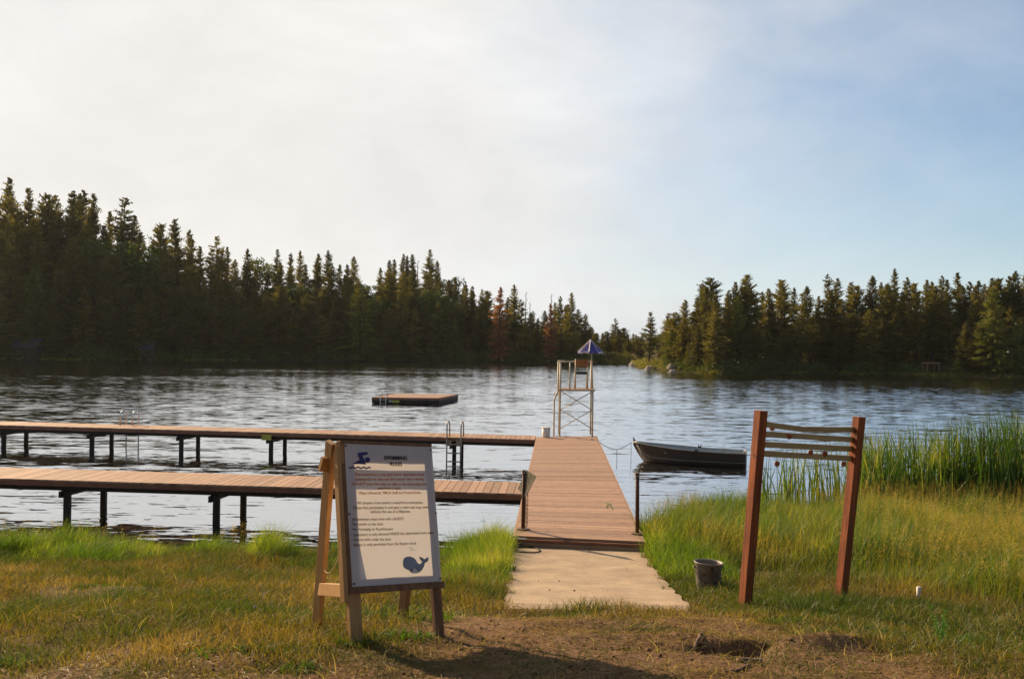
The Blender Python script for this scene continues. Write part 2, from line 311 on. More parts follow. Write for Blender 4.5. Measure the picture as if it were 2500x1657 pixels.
# far shore, from points along its waterline
SH = [(-900, 880), (0, 878), (500, 881), (1000, 884.5), (1300, 888.5), (1420, 890), (1470, 889.5), (1545, 891), (1562, 899), (1640, 907), (1750, 913), (2000, 913), (2200, 917), (2330, 921), (2500, 925), (3400, 950)]
sh_t = []; sh_y = []
for px, py in SH:
    p = U(px, py, WL); sh_t.append(p.x/p.y); sh_y.append(p.y)
sh_t, sh_y = np.array(sh_t), np.array(sh_y)
HL_PX = [(-900, .24), (0, .26), (400, .22), (900, .24), (1040, .30), (1130, .18), (1300, .12), (1420, .06), (1540, .05), (1640, .10), (2000, .14), (3400, .2)]
hl_t = np.array([U(a, 900, 0).x/U(a, 900, 0).y for a, b in HL_PX]); hl_v = np.array([b for a, b in HL_PX])
def fbm(x, y, sc, seed=0.0):
    """cheap smooth value noise (numpy)"""
    x = np.asarray(x)*sc+seed*17.3; y = np.asarray(y)*sc+seed*9.1
    xi = np.floor(x); yi = np.floor(y); fx = x-xi; fy = y-yi; fx = fx*fx*(3-2*fx); fy = fy*fy*(3-2*fy)
    h = lambda a, b: np.modf(np.abs(np.sin(a*127.1+b*311.7+seed)*43758.5453))[0]
    return (h(xi, yi)*(1-fx)+h(xi+1, yi)*fx)*(1-fy)+(h(xi, yi+1)*(1-fx)+h(xi+1, yi+1)*fx)*fy-.5
HOLE = U(1790, 1578, 1.2)
def path_xs(y):
    """left and right edge of the concrete path at depth y"""
    a = (y-9.5)/(14.3-9.5)
    return (-.03+a*.07, 1.70+a*.16)
def terrain(x, y):
    x = np.asarray(x, dtype=float); y = np.asarray(y, dtype=float)
    s = np.interp(x, SX, SY)
    z = np.interp(y, PY, PZ)
    t = (y-14.2)/np.maximum(s-14.2, .3)
    lowl = np.clip((-x-.05)/.7, 0, 1)*np.clip((y-10.8)/3.2, 0, 1)*.24
    z = np.where(y > 14.2, .31-(.31-WL)*t, z)-lowl*np.where(y > 14.2, np.clip(1-t, 0, 1), 1)
    z = np.maximum(z, -1.9)
    near = (y < 26)
    offp = np.clip((np.maximum(path_xs(y)[0]-x, x-path_xs(y)[1]))/.5, 0, 1)
    offp = np.where(y < 9.3, np.clip((9.3-y)/.5, offp, 1), offp)
    bumps = fbm(x, y, .8, 1)*.10+fbm(x, y, 2.3, 2)*.045+fbm(x, y, 6, 3)*.022+fbm(x, y, 17, 4)*.012
    z = z+np.where(near, bumps*offp, 0)
    # dug hole and the loose mound beside it
    hx = x-HOLE.x; hy = y-HOLE.y
    z = z-.19*np.exp(-(((hx)/.24)**4+((hy-.25*hx)/.17)**4))-.10*np.exp(-(((hx-.34)/.16)**2+((hy-.26-.35*(hx-.34))/.08)**2))-.05*np.exp(-(((hx+.5)/.3)**2+((hy+.1)/.1)**2))+.11*np.exp(-(((hx-.62)/.42)**2+((hy-.16-.15*(hx-.6))/.16)**2))+.05*np.exp(-(((hx+.1)/.4)**2+((hy-.34)/.10)**2))
    # far shore
    tt = x/np.maximum(y, 1); r = np.interp(tt, sh_t, sh_y); k = np.interp(tt, hl_t, hl_v)
    d = y-r
    far = WL+np.where(d > -8, np.clip(d*.12, -1.6, .5)+np.where(d > 2, k*(np.minimum(d, 70)-2)+np.maximum(d-70, 0)*.01, 0), -9)
    far = far+np.where(d > 3, fbm(x, y, .06, 5)*2, 0)
    z = np.where(y > 60, np.maximum(far, -1.9), z)
    return z
def tz(x, y): return float(terrain(x, y))
def vegf(x, y):
    """1 where plants cover the soil"""
    n_ = fbm(x, y, .9, 11)*.9+fbm(x, y, 2.7, 12)*.7
    # worn patch in front of the path, wrapping left along the bottom
    edge = np.interp(x, [-6, -2.6, -1.2, -.6, 0, 1.7, 2.2, 2.7, 3.4], [4.9, 5.7, 6.2, 7.0, 8.5, 8.9, 7.5, 5.5, 4.2])
    v = np.clip((y-edge)*1.1+.5+n_*1.4, 0, 1)
    return np.where(y > 60, 2, np.where(y > 25, 1, v))
def axis(lo, fine0, fine1, hi, step, g=1.13):
    a = list(np.arange(fine0, fine1, step)); s = step; p = a[-1]
    while p < hi: s = min(s*g, 6); p += s; a.append(p)
    s = step; p = fine0; pre = []
    while p > lo: s = min(s*g, 6); p -= s; pre.append(p)
    return np.array(pre[::-1]+a)
xs = axis(-420, -7, 8, 420, .05); ys = axis(-40, 4.5, 17, 620, .05)
X, Y = np.meshgrid(xs, ys); Z = terrain(X, Y); nx, ny = len(xs), len(ys)
i0 = (np.arange(ny-1)[:, None]*nx+np.arange(nx-1)[None, :]).ravel()
F = np.concatenate([np.stack([i0, i0+1, i0+nx+1], 1), np.stack([i0, i0+nx+1, i0+nx], 1)])
ground = tri_mesh('ground', np.stack([X.ravel(), Y.ravel(), Z.ravel()], 1), F, np.ones(nx*ny), M['soil'])
va = ground.data.attributes.new('veg', 'FLOAT', 'POINT'); va.data.foreach_set('value', vegf(X, Y).ravel().astype(np.float32))
ground.data.polygons.foreach_set('use_smooth', [True]*len(ground.data.polygons)); tag(ground, kind='structure')
w = MB(); w.add([(-700, 12, WL), (700, 12, WL), (700, 700, WL), (-700, 700, WL)], [(0, 1, 2, 3)]); tag(w.build('water', M['water']), kind='structure')

# concrete path (a real slab with thickness)
g = MB(); K = 40; vs = []
for j in range(K+1):
    y = 8.85+(14.32-8.85)*j/K; a, b_ = path_xs(y); zc = float(np.interp(y, PY, PZ))+.035-.10*max(0, 1-j/3)
    jx = .02*math.sin(j*1.7)+.015*math.sin(j*3.1)
    wob = .10*math.sin(3.1*.6) if j else 0
    vs += [(a+jx*.6, y, zc), (b_+jx, y, zc), (a+jx*.6, y, zc-.12), (b_+jx, y, zc-.12)]
fs = [(0, 1, 3, 2)]
for j in range(K):
    o_ = j*4; fs += [(o_, o_+4, o_+5, o_+1), (o_, o_+2, o_+6, o_+4), (o_+1, o_+5, o_+7, o_+3)]
g.add(vs, fs); tag(g.build('path', M['concrete']), kind='structure')

# ---------------------------------------------------------------- docks
DECK = .5
def deck_planks(A, B, C_, D_, n_, name, parent, thick=.032):
    """A-B is the first end edge, D-C the last end edge (planks run A->B)"""
    g = MB()
    for i in range(n_):
        t0 = (i+.03)/n_; t1 = (i+1-.03)/n_; dz = random.uniform(-.0015, .0015)
        a0 = A.lerp(D_, t0); b0 = B.lerp(C_, t0); a1 = A.lerp(D_, t1); b1 = B.lerp(C_, t1)
        e = random.uniform(-.004, .004); ax = (b0-a0).normalized()*e
        vs = [Vector((p.x, p.y, DECK+dz)) for p in (a0+ax, b0+ax, b1+ax, a1+ax)]; vs += [v-Vector((0, 0, thick)) for v in vs]
        g.add(vs, [(0, 1, 2, 3), (7, 6, 5, 4), (0, 4, 5, 1), (1, 5, 6, 2), (2, 6, 7, 3), (3, 7, 4, 0)], random.uniform(.78, 1.12))
    return g.build(name, M['decking'], parent, bevel=.002)
def hb(p, q, zt, zb, th, off, name, material, parent):
    """horizontal board between p and q, top zt, bottom zb, shifted sideways by off"""
    p = Vector((p.x, p.y, (zt+zb)/2)); q = Vector((q.x, q.y, (zt+zb)/2)); ax = (q-p).normalized(); sd = ax.cross(Vector((0, 0, 1)))
    g = MB(); g.obox((p+q)/2+sd*off, (q-p)/2, sd*th/2, Vector((0, 0, (zt-zb)/2))); return g.build(name, material, parent)
def pile(p, parent, r=.075, top=.40):
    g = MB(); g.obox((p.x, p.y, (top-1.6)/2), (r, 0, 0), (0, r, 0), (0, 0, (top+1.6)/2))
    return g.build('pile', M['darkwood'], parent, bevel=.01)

A = U(1257, 1307, DECK); B = U(1570, 1321, DECK); C1 = U(1455, 1064, DECK); D1 = U(1312, 1066, DECK)
main = empty('main_dock', (A.x, A.y, 0)); tag(main, 'reddish plank dock running straight out from the concrete path to the lifeguard tower', 'dock')
L_ = (D1-A).length
deck_planks(A, B, C1, D1, int(L_/.145), 'decking', main)
# front: two-step nosing and kick board
hb(A, B, DECK-.034, DECK-.075, .05, .04, 'nosing', M['fascia'], main)
hb(A+(B-A)*.0, B, DECK-.078, .33, .05, .06, 'kick_board', M['kickboard'], main)
hb(B, C1, DECK-.005, DECK-.14, .03, .017, 'side_fascia', M['decking'], main)
hb(D1, A, DECK-.005, DECK-.14, .03, .017, 'side_fascia', M['decking'], main)
hb(D1, C1, DECK-.034, DECK-.14, .03, .0, 'end_fascia', M['fascia'], main)
for s_ in (.15, .5, .85):
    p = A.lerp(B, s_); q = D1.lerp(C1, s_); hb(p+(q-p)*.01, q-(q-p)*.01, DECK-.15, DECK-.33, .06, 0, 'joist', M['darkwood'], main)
for t_ in (.22, .5, .78, .97):
    for s_ in (.1, .9): pile(A.lerp(D1, t_).lerp(B.lerp(C1, t_), s_), main)

def line_px(p, q, x): return p[1]+(q[1]-p[1])*(x-p[0])/(q[0]-p[0])
def side_dock(label, near, far, pxr, piles_px, name='side_dock'):
    """near/far = two picture points on the near and the far top edge"""
    n0, n1 = U(*near[0], DECK), U(*near[1], DECK); f0, f1 = U(*far[0], DECK), U(*far[1], DECK)
    ax = (n0-n1).normalized(); wd = abs((f0-n0).cross(ax).z)*.5+abs((f1-n1).cross(ax).z)*.5
    side = Vector((-ax.y, ax.x, 0)); side = side if side.y > 0 else -side
    # right end butts on the main dock's left side
    def hit(p, d):
        e = D1-A; dd = d.x*e.y-d.y*e.x; t_ = ((A.x-p.x)*e.y-(A.y-p.y)*e.x)/dd; return p+d*t_
    rn = hit(n1, -ax)+ax*.05; rf = hit(n1+side*wd, -ax)+ax*.05; Lx = (n0-n1).length+6.5
    ln = rn+ax*Lx; lf = rf+ax*Lx
    root = empty(name, (rn.x, rn.y, 0)); tag(root, label, 'dock')
    deck_planks(rn, rf, lf, ln, int(Lx/.145), 'decking', root)
    hb(rn, ln, DECK-.002, DECK-.12, .035, .019, 'fascia', M['fascia'], root)
    hb(lf, rf, DECK-.034, DECK-.12, .035, .019, 'fascia', M['fascia'], root)
    for s_ in (.09, .5, .91):
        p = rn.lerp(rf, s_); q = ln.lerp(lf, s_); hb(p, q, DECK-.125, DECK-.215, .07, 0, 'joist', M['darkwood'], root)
    for px in piles_px:
        d = ray(px, 1200); t_ = ((ln.x)*(rn.y-ln.y)-(ln.y)*(rn.x-ln.x))/(d.x*(rn.y-ln.y)-d.y*(rn.x-ln.x)); p = Vector((d.x*t_, d.y*t_, 0))
        pile(p+side*.1, root, .058, DECK-.22); pile(p+side*(wd-.1), root, .055, DECK-.22)
        g = MB(); c0 = p+side*.0; c1 = p+side*(wd); c0.z = c1.z = DECK-.28; g.beam(c0+ax*.10, c1+ax*.10, .05, .12, (ax.x, ax.y, 0)); g.build('cap_beam', M['darkwood'], root)
    print('side dock width', wd, 'len', Lx)
    return root, rn, ln, side, wd, ax
near_dock = side_dock('near left dock of reddish planks on dark piles, passing behind the sign board', [(0, 1167), (1269, 1205)], [(0, 1138), (1269, 1179)], 1269, [-208, 158, 524, 890])
far_dock = side_dock('far left reddish plank dock with a swim ladder, joining the main dock at the tower', [(0, 1037), (1314, 1073)], [(0, 1027), (1314, 1064)], 1314, [-217, 2, 218, 437, 657, 877, 1106])

# swim ladder on the near edge of the far dock
def ladder(parent, px0, px1, ztop, zbot, dock, yoff, hooks, name='ladder', r=.02, material=None, rungs=3, plates=False):
    root, rn, ln, side, wd, ax = dock
    def onedge(px):
        d = ray(px, 1100); t_ = ((ln.x)*(rn.y-ln.y)-(ln.y)*(rn.x-ln.x))/(d.x*(rn.y-ln.y)-d.y*(rn.x-ln.x)); return Vector((d.x*t_, d.y*t_, 0))
    a, b_ = onedge(px0), onedge(px1)
    out_ = -side if yoff < 0 else side; base = 0 if yoff < 0 else wd
    g = MB()
    for p in (a, b_):
        p = p+side*base*(1 if yoff > 0 else 0)
        o1 = p+out_*.08
        if hooks:
            i1 = p-out_*.30
            pts = [o1+Vector((0, 0, zbot)), o1+Vector((0, 0, ztop-.12))]
            for k in range(1, 8):
                an = math.pi*k/8; c = (o1+i1)/2; h = (i1-o1)/2; pts.append(c-h*math.cos(an)+Vector((0, 0, ztop-.12+.12*math.sin(an))))
            pts += [i1+Vector((0, 0, ztop-.12)), i1+Vector((0, 0, DECK))]
        else: pts = [o1+Vector((0, 0, zbot)), o1+Vector((0, 0, ztop))]
        g.tube(pts, r, 8)
    root_ = g.build(name, material or M['greysteel'], root, smooth=True)
    q0 = a+side*base*(1 if yoff > 0 else 0)+out_*.08; q1 = b_+side*base*(1 if yoff > 0 else 0)+out_*.08
    for k in range(rungs):
        z = .30-.25*k; rg = MB(); rg.tube([q0+Vector((0, 0, z)), q1+Vector((0, 0, z))], r*.9, 6); rg.build('rung', material or M['greysteel'], root_)
    if plates:
        for q in (q0, q1):
            pb = MB(); pb.obox(q+Vector((0, 0, DECK-.16))-out_*.03+(q1-q0).normalized()*(.05 if q is q0 else -.05), ax*.09, side*.008, (0, 0, .09)); pb.build('bracket', M['kickboard'], root_)
    return root_
ladder(far_dock[0], 1092, 1126, .95, -1.1, far_dock, -1, True, plates=True, rungs=4)
ladder(far_dock[0], 249, 280, .95, -1.1, far_dock, 1, True, r=.022, material=M['steel'])
# yellow notice nailed on the far dock
root, rn, ln, side, wd, ax = far_dock
d = ray(652, 1060); t_ = ((ln.x)*(rn.y-ln.y)-(ln.y)*(rn.x-ln.x))/(d.x*(rn.y-ln.y)-d.y*(rn.x-ln.x)); p = Vector((d.x*t_, d.y*t_, DECK-.15))-side*.045
g = MB(); g.obox(p, ax*.15, side*.006, (0, 0, .085)); tag(g.build('notice_plate', M['yellow']), 'small yellow notice plate fixed on the edge of the far left dock', 'notice plate')

# floating raft
r1 = U(909, 986, WL); r2 = U(1070, 988, WL)
raft = empty('swim_raft', (r1.x, r1.y, WL)); tag(raft, 'square brown floating swim platform anchored alone out on the lake', 'raft')
fa = (r2-r1); fa.z = 0; fax = fa.normalized(); back = U(1117, 978, WL); bd = back-r2; bd.z = 0
bax = bd.normalized(); bl = bd.length; Wd = fa.length
print('raft', Wd, bl)
bl = max(min(bl, 5.5), 4.0)
g = MB(); nP = int(bl/.145)
for i in range(nP):
    t0 = i/nP+.002; t1 = (i+1)/nP-.002
    a = r1+bax*bl*t0; b_ = r1+bax*bl*t1
    vs = [Vector((p.x, p.y, WL+.40)) for p in (a, a+fa, b_+fa, b_)]; vs += [v-Vector((0, 0, .03)) for v in vs]
    g.add(vs, [(0, 1, 2, 3), (7, 6, 5, 4), (0, 4, 5, 1), (1, 5, 6, 2), (2, 6, 7, 3), (3, 7, 4, 0)], random.uniform(.88, 1.08))
g.build('decking', M['decking'], raft)
for (p, q, o_) in ((r1, r1+fa, 0), (r1+fa, r1+fa+bax*bl, 0), (r1+fa+bax*bl, r1+bax*bl, 0), (r1+bax*bl, r1, 0)):
    hb(p, q, WL+.368, WL+.02, .06, .0, 'side_board', M['darkwood'], raft)
    hb(p, q, WL+.366, WL+.26, .02, .045, 'trim_board', M['fascia'], raft)
for s_ in (.2, .8):
    g = MB(); p = r1+fa*s_+bax*.3; q = p+bax*(bl-.6); p.z = q.z = WL; g.tube([p, q], .2, 14); g.build('float_drum', M['darkwood'], raft, True)
g = MB(); la = r1+fa*.125; lb = r1+fa*.21; o_ = Vector((bax.y, -bax.x, 0)); fr = -bax*.08
for p in (la, lb): g.tube([p+fr+Vector((0, 0, -.35)), p+fr+Vector((0, 0, .62)), p+fr*-3+Vector((0, 0, .70)), p+fr*-4+Vector((0, 0, .12))], .022, 6)
ld = g.build('ladder', M['steel'], raft, True)
for z in (-.15, .05, .25):
    g = MB(); g.tube([la+fr+Vector((0, 0, z)), lb+fr+Vector((0, 0, z))], .02, 6); g.build('rung', M['steel'], ld)
g = MB(); p = r1+fa*.36-bax*.065; g.obox((p.x, p.y, WL+.17), fax*.2, bax*.01, (0, 0, .07)); g.build('notice_plate', M['yellow'], raft)
g = MB(); p = r1+fa*.28-bax*.065; g.obox((p.x, p.y, WL+.19), fax*.11, bax*.01, (0, 0, .07)); g.build('small_plate', M['greysteel'], raft)

# ---------------------------------------------------------------- lifeguard tower
TY = U(1367, 1065, DECK).y
def T(cx, cy, dy=0.0):
    """tower point from its place in the picture (close-up coordinates) at depth TY+dy"""
    return AtY(1340+cx/5.6, 800+cy/5.6, TY+dy)
tb = T(370, 1485); tower = empty('lifeguard_tower', (tb.x, tb.y, DECK)); tag(tower, 'cream steel lifeguard tower with cross braces, raised chair and side ladder on the dock end', 'lifeguard tower')
TD = .95
def P2(cx, z, dy=0.0, cyref=1100):
    p = T(cx, cyref, dy); return Vector((p.x, p.y, z))
zpl = T(370, 850).z; zrail = T(370, 462).z; zmid = T(370, 1120).z; zbot = T(370, 1375).z; zt = T(370, 868).z; print('tower z', zpl, zrail, TY)
fl, fr_ = P2(152, 0), P2(598, 0)
wT = fr_.x-fl.x
for (p, top) in ((fl, zrail), (fr_, zpl)):
    g = MB(); g.tube([(p.x, p.y, DECK), (p.x, p.y, top)], .026, 10); g.build('leg', M['paintsteel'], tower, True)
    g = MB(); g.tube([(p.x+.02, p.y+TD, DECK-.02), (p.x+.02, p.y+TD, zrail)], .026, 10); g.build('leg', M['paintsteel'], tower, True)
for yy, dx in ((TY-.03, 0),):
    for (za, zb) in ((zt, zmid), (zmid, zbot)):
        for s_ in (0, 1):
            g = MB(); a = Vector((fl.x+dx+.02, yy, za if s_ else zb)); b_ = Vector((fr_.x+dx-.02, yy+.012*s_, zb if s_ else za)); g.tube([a, b_], .013, 6); g.build('cross_brace', M['paintsteel'], tower, True)
g = MB(); x0 = P2(120, 0).x; x1 = P2(628, 0).x
for k in range(9):
    y0 = TY-.08+k*(TD+.16)/9; g.box(x0, x1, y0, y0+(TD+.16)/9-.012, zpl-.015, zpl+.02, random.uniform(.9, 1.1))
g.build('platform', M['plank'], tower)
for y0 in (TY-.1, TY+TD+.082):
    g = MB(); g.box(x0, x1, y0, y0+.018, zpl-.03, zpl+.025); g.build('platform_edge', M['paintsteel'], tower)
# rails
xr = P2(282, 0).x
g = MB(); g.tube([(P2(120, 0).x, TY-.02, zrail+.01), (xr, TY-.02, zrail)], .024, 8); g.build('hand_rail', M['paintsteel'], tower, True)
g = MB(); g.tube([(xr, TY-.02, zrail), (xr, TY-.02, zpl)], .022, 8); g.build('rail_post', M['paintsteel'], tower, True)
g = MB(); g.tube([(fl.x, TY+TD, zrail-.02), (fr_.x+.02, TY+TD, zrail)], .022, 8); g.build('hand_rail', M['paintsteel'], tower, True)
g = MB(); g.tube([(fl.x, TY, zrail), (fl.x, TY+TD, zrail)], .022, 8); g.build('hand_rail', M['paintsteel'], tower, True)
g = MB(); g.tube([(fr_.x+.02, TY+TD, zrail), (fr_.x+.01, TY+.45, zrail)], .022, 8); g.build('hand_rail', M['paintsteel'], tower, True)
# side ladder
for dy in (0, .45):
    g = MB(); g.tube([P2(72, DECK, dy), P2(72, T(72, 985).z, dy), P2(121, T(72, 875).z, dy), P2(120, zrail, dy)], .024, 8); lr = g.build('ladder_rail', M['paintsteel'], tower, True)
for k in range(5):
    z = DECK+.25+k*.26; g = MB(); a = P2(72, z, 0); g.tube([a, a+Vector((0, .45, 0))], .018, 6); g.build('ladder_rung', M['paintsteel'], tower, True)
# chair
ch = TY+.35; zs = T(450, 620).z; zb0 = T(450, 538).z; zb1 = T(450, 432).z
ca, cb = P2(368, 0).x, P2(537, 0).x
for x in (ca, cb):
    g = MB(); g.tube([(x, ch, zpl), (x, ch-.03, zb1+.01)], .020, 8); g.build('chair_post', M['paintsteel'], tower, True)
    g = MB(); g.tube([(x, ch+.4, zpl), (x, ch+.4, zs)], .018, 8); g.build('chair_post', M['paintsteel'], tower, True)
g = MB(); g.box(ca-.01, cb+.01, ch-.06, ch-.04, zb0, zb1); g.build('backrest', M['seatback'], tower, bevel=.004)
g = MB(); g.box(ca+.01, cb-.01, ch-.02, ch+.42, zs-.04, zs+.035); g.build('seat', M['seatdark'], tower, bevel=.006)
# umbrella
uy = .55
ap = T(566, 168, uy); ub = T(598, 778, uy); rimz = T(570, 335, uy).z
umb = empty('umbrella', (ub.x, ub.y, zpl)); tag(umb, 'purple blue umbrella with a pale stripe shading the lifeguard chair', 'umbrella')
g = MB(); g.tube([(ub.x, ub.y, zpl+.02), (ap.x+.02, ap.y, ap.z-.02)], [.026, .018], 8); g.build('pole', M['paintsteel'], umb, True)
rad = (T(745, 330, uy).x-T(400, 325, uy).x)/2; nS = 8
# each panel is a gore sagging between ribs
g = MB(); g2 = MB(); a0 = -math.pi/2-.18
ctr = Vector((ap.x+.01, ap.y, 0))
for k in range(nS):
    t0 = a0+k*2*math.pi/nS; t1 = a0+(k+1)*2*math.pi/nS; grid = []
    for i in range(6):
        u_ = i/5; row = []
        for j in range(5):
            w_ = j/4; an = t0+(t1-t0)*w_; sag = math.sin(math.pi*w_)
            chord = math.cos((t1-t0)/2)/math.cos((t1-t0)*(w_-.5)); rr = rad*u_*chord
            z = ap.z+(rimz-ap.z)*(u_**.92)+.05*u_*sag*(1 if i == 5 else .0)-.02*sag*u_
            row.append(Vector((ctr.x+rr*math.cos(an), ctr.y+rr*math.sin(an), z)))
        grid.append(row)
    tgt = g2 if k in (7, 4) and False else g
    vs = [v for r_ in grid for v in r_]; fs = [(i*5+j, (i+1)*5+j, (i+1)*5+j+1, i*5+j+1) for i in range(5) for j in range(4)]
    tgt.add(vs, fs)
    # valance
    g.add([grid[5][j]+Vector((0, 0, 0)) for j in range(5)]+[grid[5][j]-Vector((0, 0, .05)) for j in range(5)], [(j, j+1, j+6, j+5) for j in range(4)], 1, 1 if k % 2 else 0)
g.build('canopy', [M['umbrella'], M['umbrella_pale']], umb, True)
for k in range(nS):
    an = a0+k*2*math.pi/nS; rr = MB(); e = Vector((ctr.x+rad*math.cos(an), ctr.y+rad*math.sin(an), rimz+.012))
    rr.tube([(ctr.x, ctr.y, ap.z+.012), e], .011 if k else .02, 5); rr.build('seam', M['umbrella_pale'], umb)
    rr = MB(); rr.tube([(ctr.x, ctr.y, rimz+.02), (ctr.x+rad*.55*math.cos(an), ctr.y+rad*.55*math.sin(an), ap.z+(rimz-ap.z)*.6)], .006, 4); rr.build('strut', M['steel'], umb)

# white tub on the deck corner
p = U(1333, 1067.5, DECK)
tub = empty('tub', (p.x, p.y, DECK)); tag(tub, 'white plastic tub standing at the far left corner of the main dock', 'tub')
g = MB(); g.tube([(p.x, p.y, DECK), (p.x, p.y, DECK+.01), (p.x, p.y, DECK+.27)], [.112, .115, .125], 20); g.build('body', M['white'], tub, True)
g = MB(); g.tube([(p.x, p.y, DECK+.27), (p.x, p.y, DECK+.275), (p.x, p.y, DECK+.30), (p.x, p.y, DECK+.305)], [.125, .131, .131, .12], 20); g.build('lid', M['white'], tub, True)

# ---------------------------------------------------------------- steel posts at the dock foot
def steel_post(px, py, pytop, label):
    b_ = U(px, py, DECK); top = AtY(px+(3 if px < 1400 else 0), pytop, b_.y)
    o = empty('steel_post', (b_.x, b_.y, DECK)); tag(o, label, 'post', 'steel posts at the foot of the dock')
    g = MB(); g.tube([b_, b_+Vector((0, 0, .02))], .095, 20); g.build('base_plate', M['rust_plate'], o, bevel=.003)
    g = MB(); g.tube([b_, (top.x, top.y, top.z)], .029, 14); g.build('pole', M['rust'], o, True)
    g = MB(); g.tube([(top.x, top.y, top.z-.02), (top.x, top.y, top.z+.012)], [.033, .031], 14); g.build('cap', M['rust'], o, True)
    g = MB(); g.tube([(top.x-.05, top.y, top.z-.05), (top.x-.03, top.y-.02, top.z-.03), (top.x+.03, top.y-.03, top.z-.035)], .006, 6); g.build('hook', M['steel'], o, True)
    return b_, top
pl, plt = steel_post(1277, 1292, 1149, 'rusty steel post on the left of the dock foot, carrying a hanging plate')
pr_, prt = steel_post(1556, 1303, 1156, 'rusty steel post alone on the right of the dock foot beside the tall grass')
# hanging sign plate
def atp(cx, cy, y): return AtY(1220+cx/5.2275, 1080+cy/5.2275, y)
sp = empty('hanging_sign', (pl.x, pl.y-.05, DECK)); tag(sp, 'dull square plate hung corner down on the left steel post, edge turned to us', 'sign')
pts = [atp(345, 352, pl.y-.07), atp(466, 430, pl.y-.32), atp(332, 697, pl.y-.08)]
ct = [Vector(p) for p in pts]; 
ct.append(atp(232, 590, pl.y+.22))
q4 = [ct[0], ct[1], ct[2], ct[3]]
nn_ = (ct[1]-ct[0]).cross(ct[2]-ct[0]).normalized()*.004
g = MB(); q = ct[:3]; lt = [ct[0], ct[2], ct[3]]
g.add([v+nn_ for v in q4]+[v-nn_ for v in q4], [(0, 1, 2, 3), (7, 6, 5, 4), (0, 4, 5, 1), (1, 5, 6, 2), (2, 6, 7, 3), (3, 7, 4, 0)]); g.build('plate', M['plate'], sp)
g = MB(); g.tube([ct[0], (plt.x, plt.y-.04, plt.z-.02)], .005, 5); g.build('hook', M['steel'], sp)
def chain(p, q, parent, name='chain', sag=0, link=.03, material=None, r=.0035):
    g = MB(); p, q = Vector(p), Vector(q); n_ = max(3, int((q-p).length/link)); 
    pt = lambda t_: p.lerp(q, t_)-Vector((0, 0, sag*4*t_*(1-t_)))
    for i in range(n_):
        a, b_ = pt(i/n_), pt((i+1)/n_); ax = (b_-a); c = (a+b_)/2; dx = ax.normalized()
        sd = dx.cross(Vector((0, 1, 0)) if i % 2 else Vector((1, 0, 0)))
        if sd.length < .1: sd = dx.cross(Vector((0, 0, 1)))
        sd.normalize(); ring = [c+dx*(link*.62*math.cos(k*math.pi/4))+sd*(link*.3*math.sin(k*math.pi/4)) for k in range(8)]
        g.tube(ring+[ring[0]], r, 4, False)
    return g.build(name, material or M['rust'], parent)
chn = chain(atp(333, 690, pl.y-.09), atp(338, 1080, pl.y-.09), None); tag(chn, 'rusty chain hanging down from the plate beside the left steel post', 'chain')
chain2 = chain(atp(357, 640, pl.y-.11), atp(350, 1060, pl.y-.11), sp, 'side_chain', link=.03)

# rope coil at the dock foot
g = MB(); zc = lambda y: float(np.interp(y, PY, PZ))+.045
pts = []
for k in range(150):
    a = k*.42; rr = .10+.06*math.sin(k*.37)+.03*math.sin(k*1.3); c = U(1266, 1333, .36)
    pts.append((c.x+rr*1.15*math.cos(a)+.03*math.sin(k*.2), c.y+rr*.95*math.sin(a), zc(c.y)+.004+.022*(k/150)*4*abs(math.sin(k*.21))*.6))
lo = [U(x, y, .37) for x, y in ((1262, 1330), (1290, 1331), (1308, 1338), (1319, 1345), (1315, 1351), (1300, 1354), (1280, 1353), (1255, 1350))]
pts += [(p.x, p.y, zc(p.y)) for p in lo]
g.tube(pts, .0085, 6); tag(g.build('rope_coil', M['rope'], smooth=True), 'dark rope in a loose coil on the concrete at the left of the dock foot', 'rope')
# bent green blade dropped on the deck
g = MB(); g.tube([U(1481, 1239, DECK+.01), U(1481, 1227, DECK+.02), U(1484, 1224, DECK+.03), U(1490, 1234, DECK+.012), U(1496, 1244, DECK+.01)], [.004, .006, .006, .006, .003], 5)
tag(g.build('reed_leaf', M['weed']), 'bent green reed leaf lying on the planks near the right post', 'leaf')

# ---------------------------------------------------------------- rowing boat
bow = AtY(1546, 1078, 30.6); stern = AtY(1822, 1104, 29.7)
axb = Vector((stern.x-bow.x, stern.y-bow.y, 0)); LB = axb.length; axb.normalize(); sb = Vector((-axb.y, axb.x, 0))   # sb points away from us
boat = empty('rowing_boat', (bow.x, bow.y, WL)); tag(boat, 'dark aluminium rowing boat with pale inside floating moored right of the dock', 'boat')
print('boat', LB, bow.z, stern.z)
mid = Vector((bow.x, bow.y, 0))+sb*.0
def st(t_):
    hb_ = .60*min(1, (t_/.42))**.62 if t_ < .42 else .60-.06*((t_-.42)/.58)**2
    sh = bow.z+(stern.z-bow.z)*(1-(1-t_)**2.1)
    keel = WL-.12+((bow.z-WL)*.85+.12)*max(0, 1-t_/.16)**1.8
    chz = keel+(.10 if t_ > .2 else .10+(.12)*(1-t_/.2)); chb = hb_*(.80 if t_ > .3 else .80*(.55+.45*t_/.3))
    return hb_, sh, keel, chz, chb
cl = Vector((bow.x, bow.y, 0))+sb*.55
off0 = lambda t_: sb*(.55*(1-t_)*0)
gh = MB(); gi = MB(); NS = 24; rows = []; ins = []
def cpt(t_): return Vector((bow.x, bow.y, 0))+axb*LB*t_
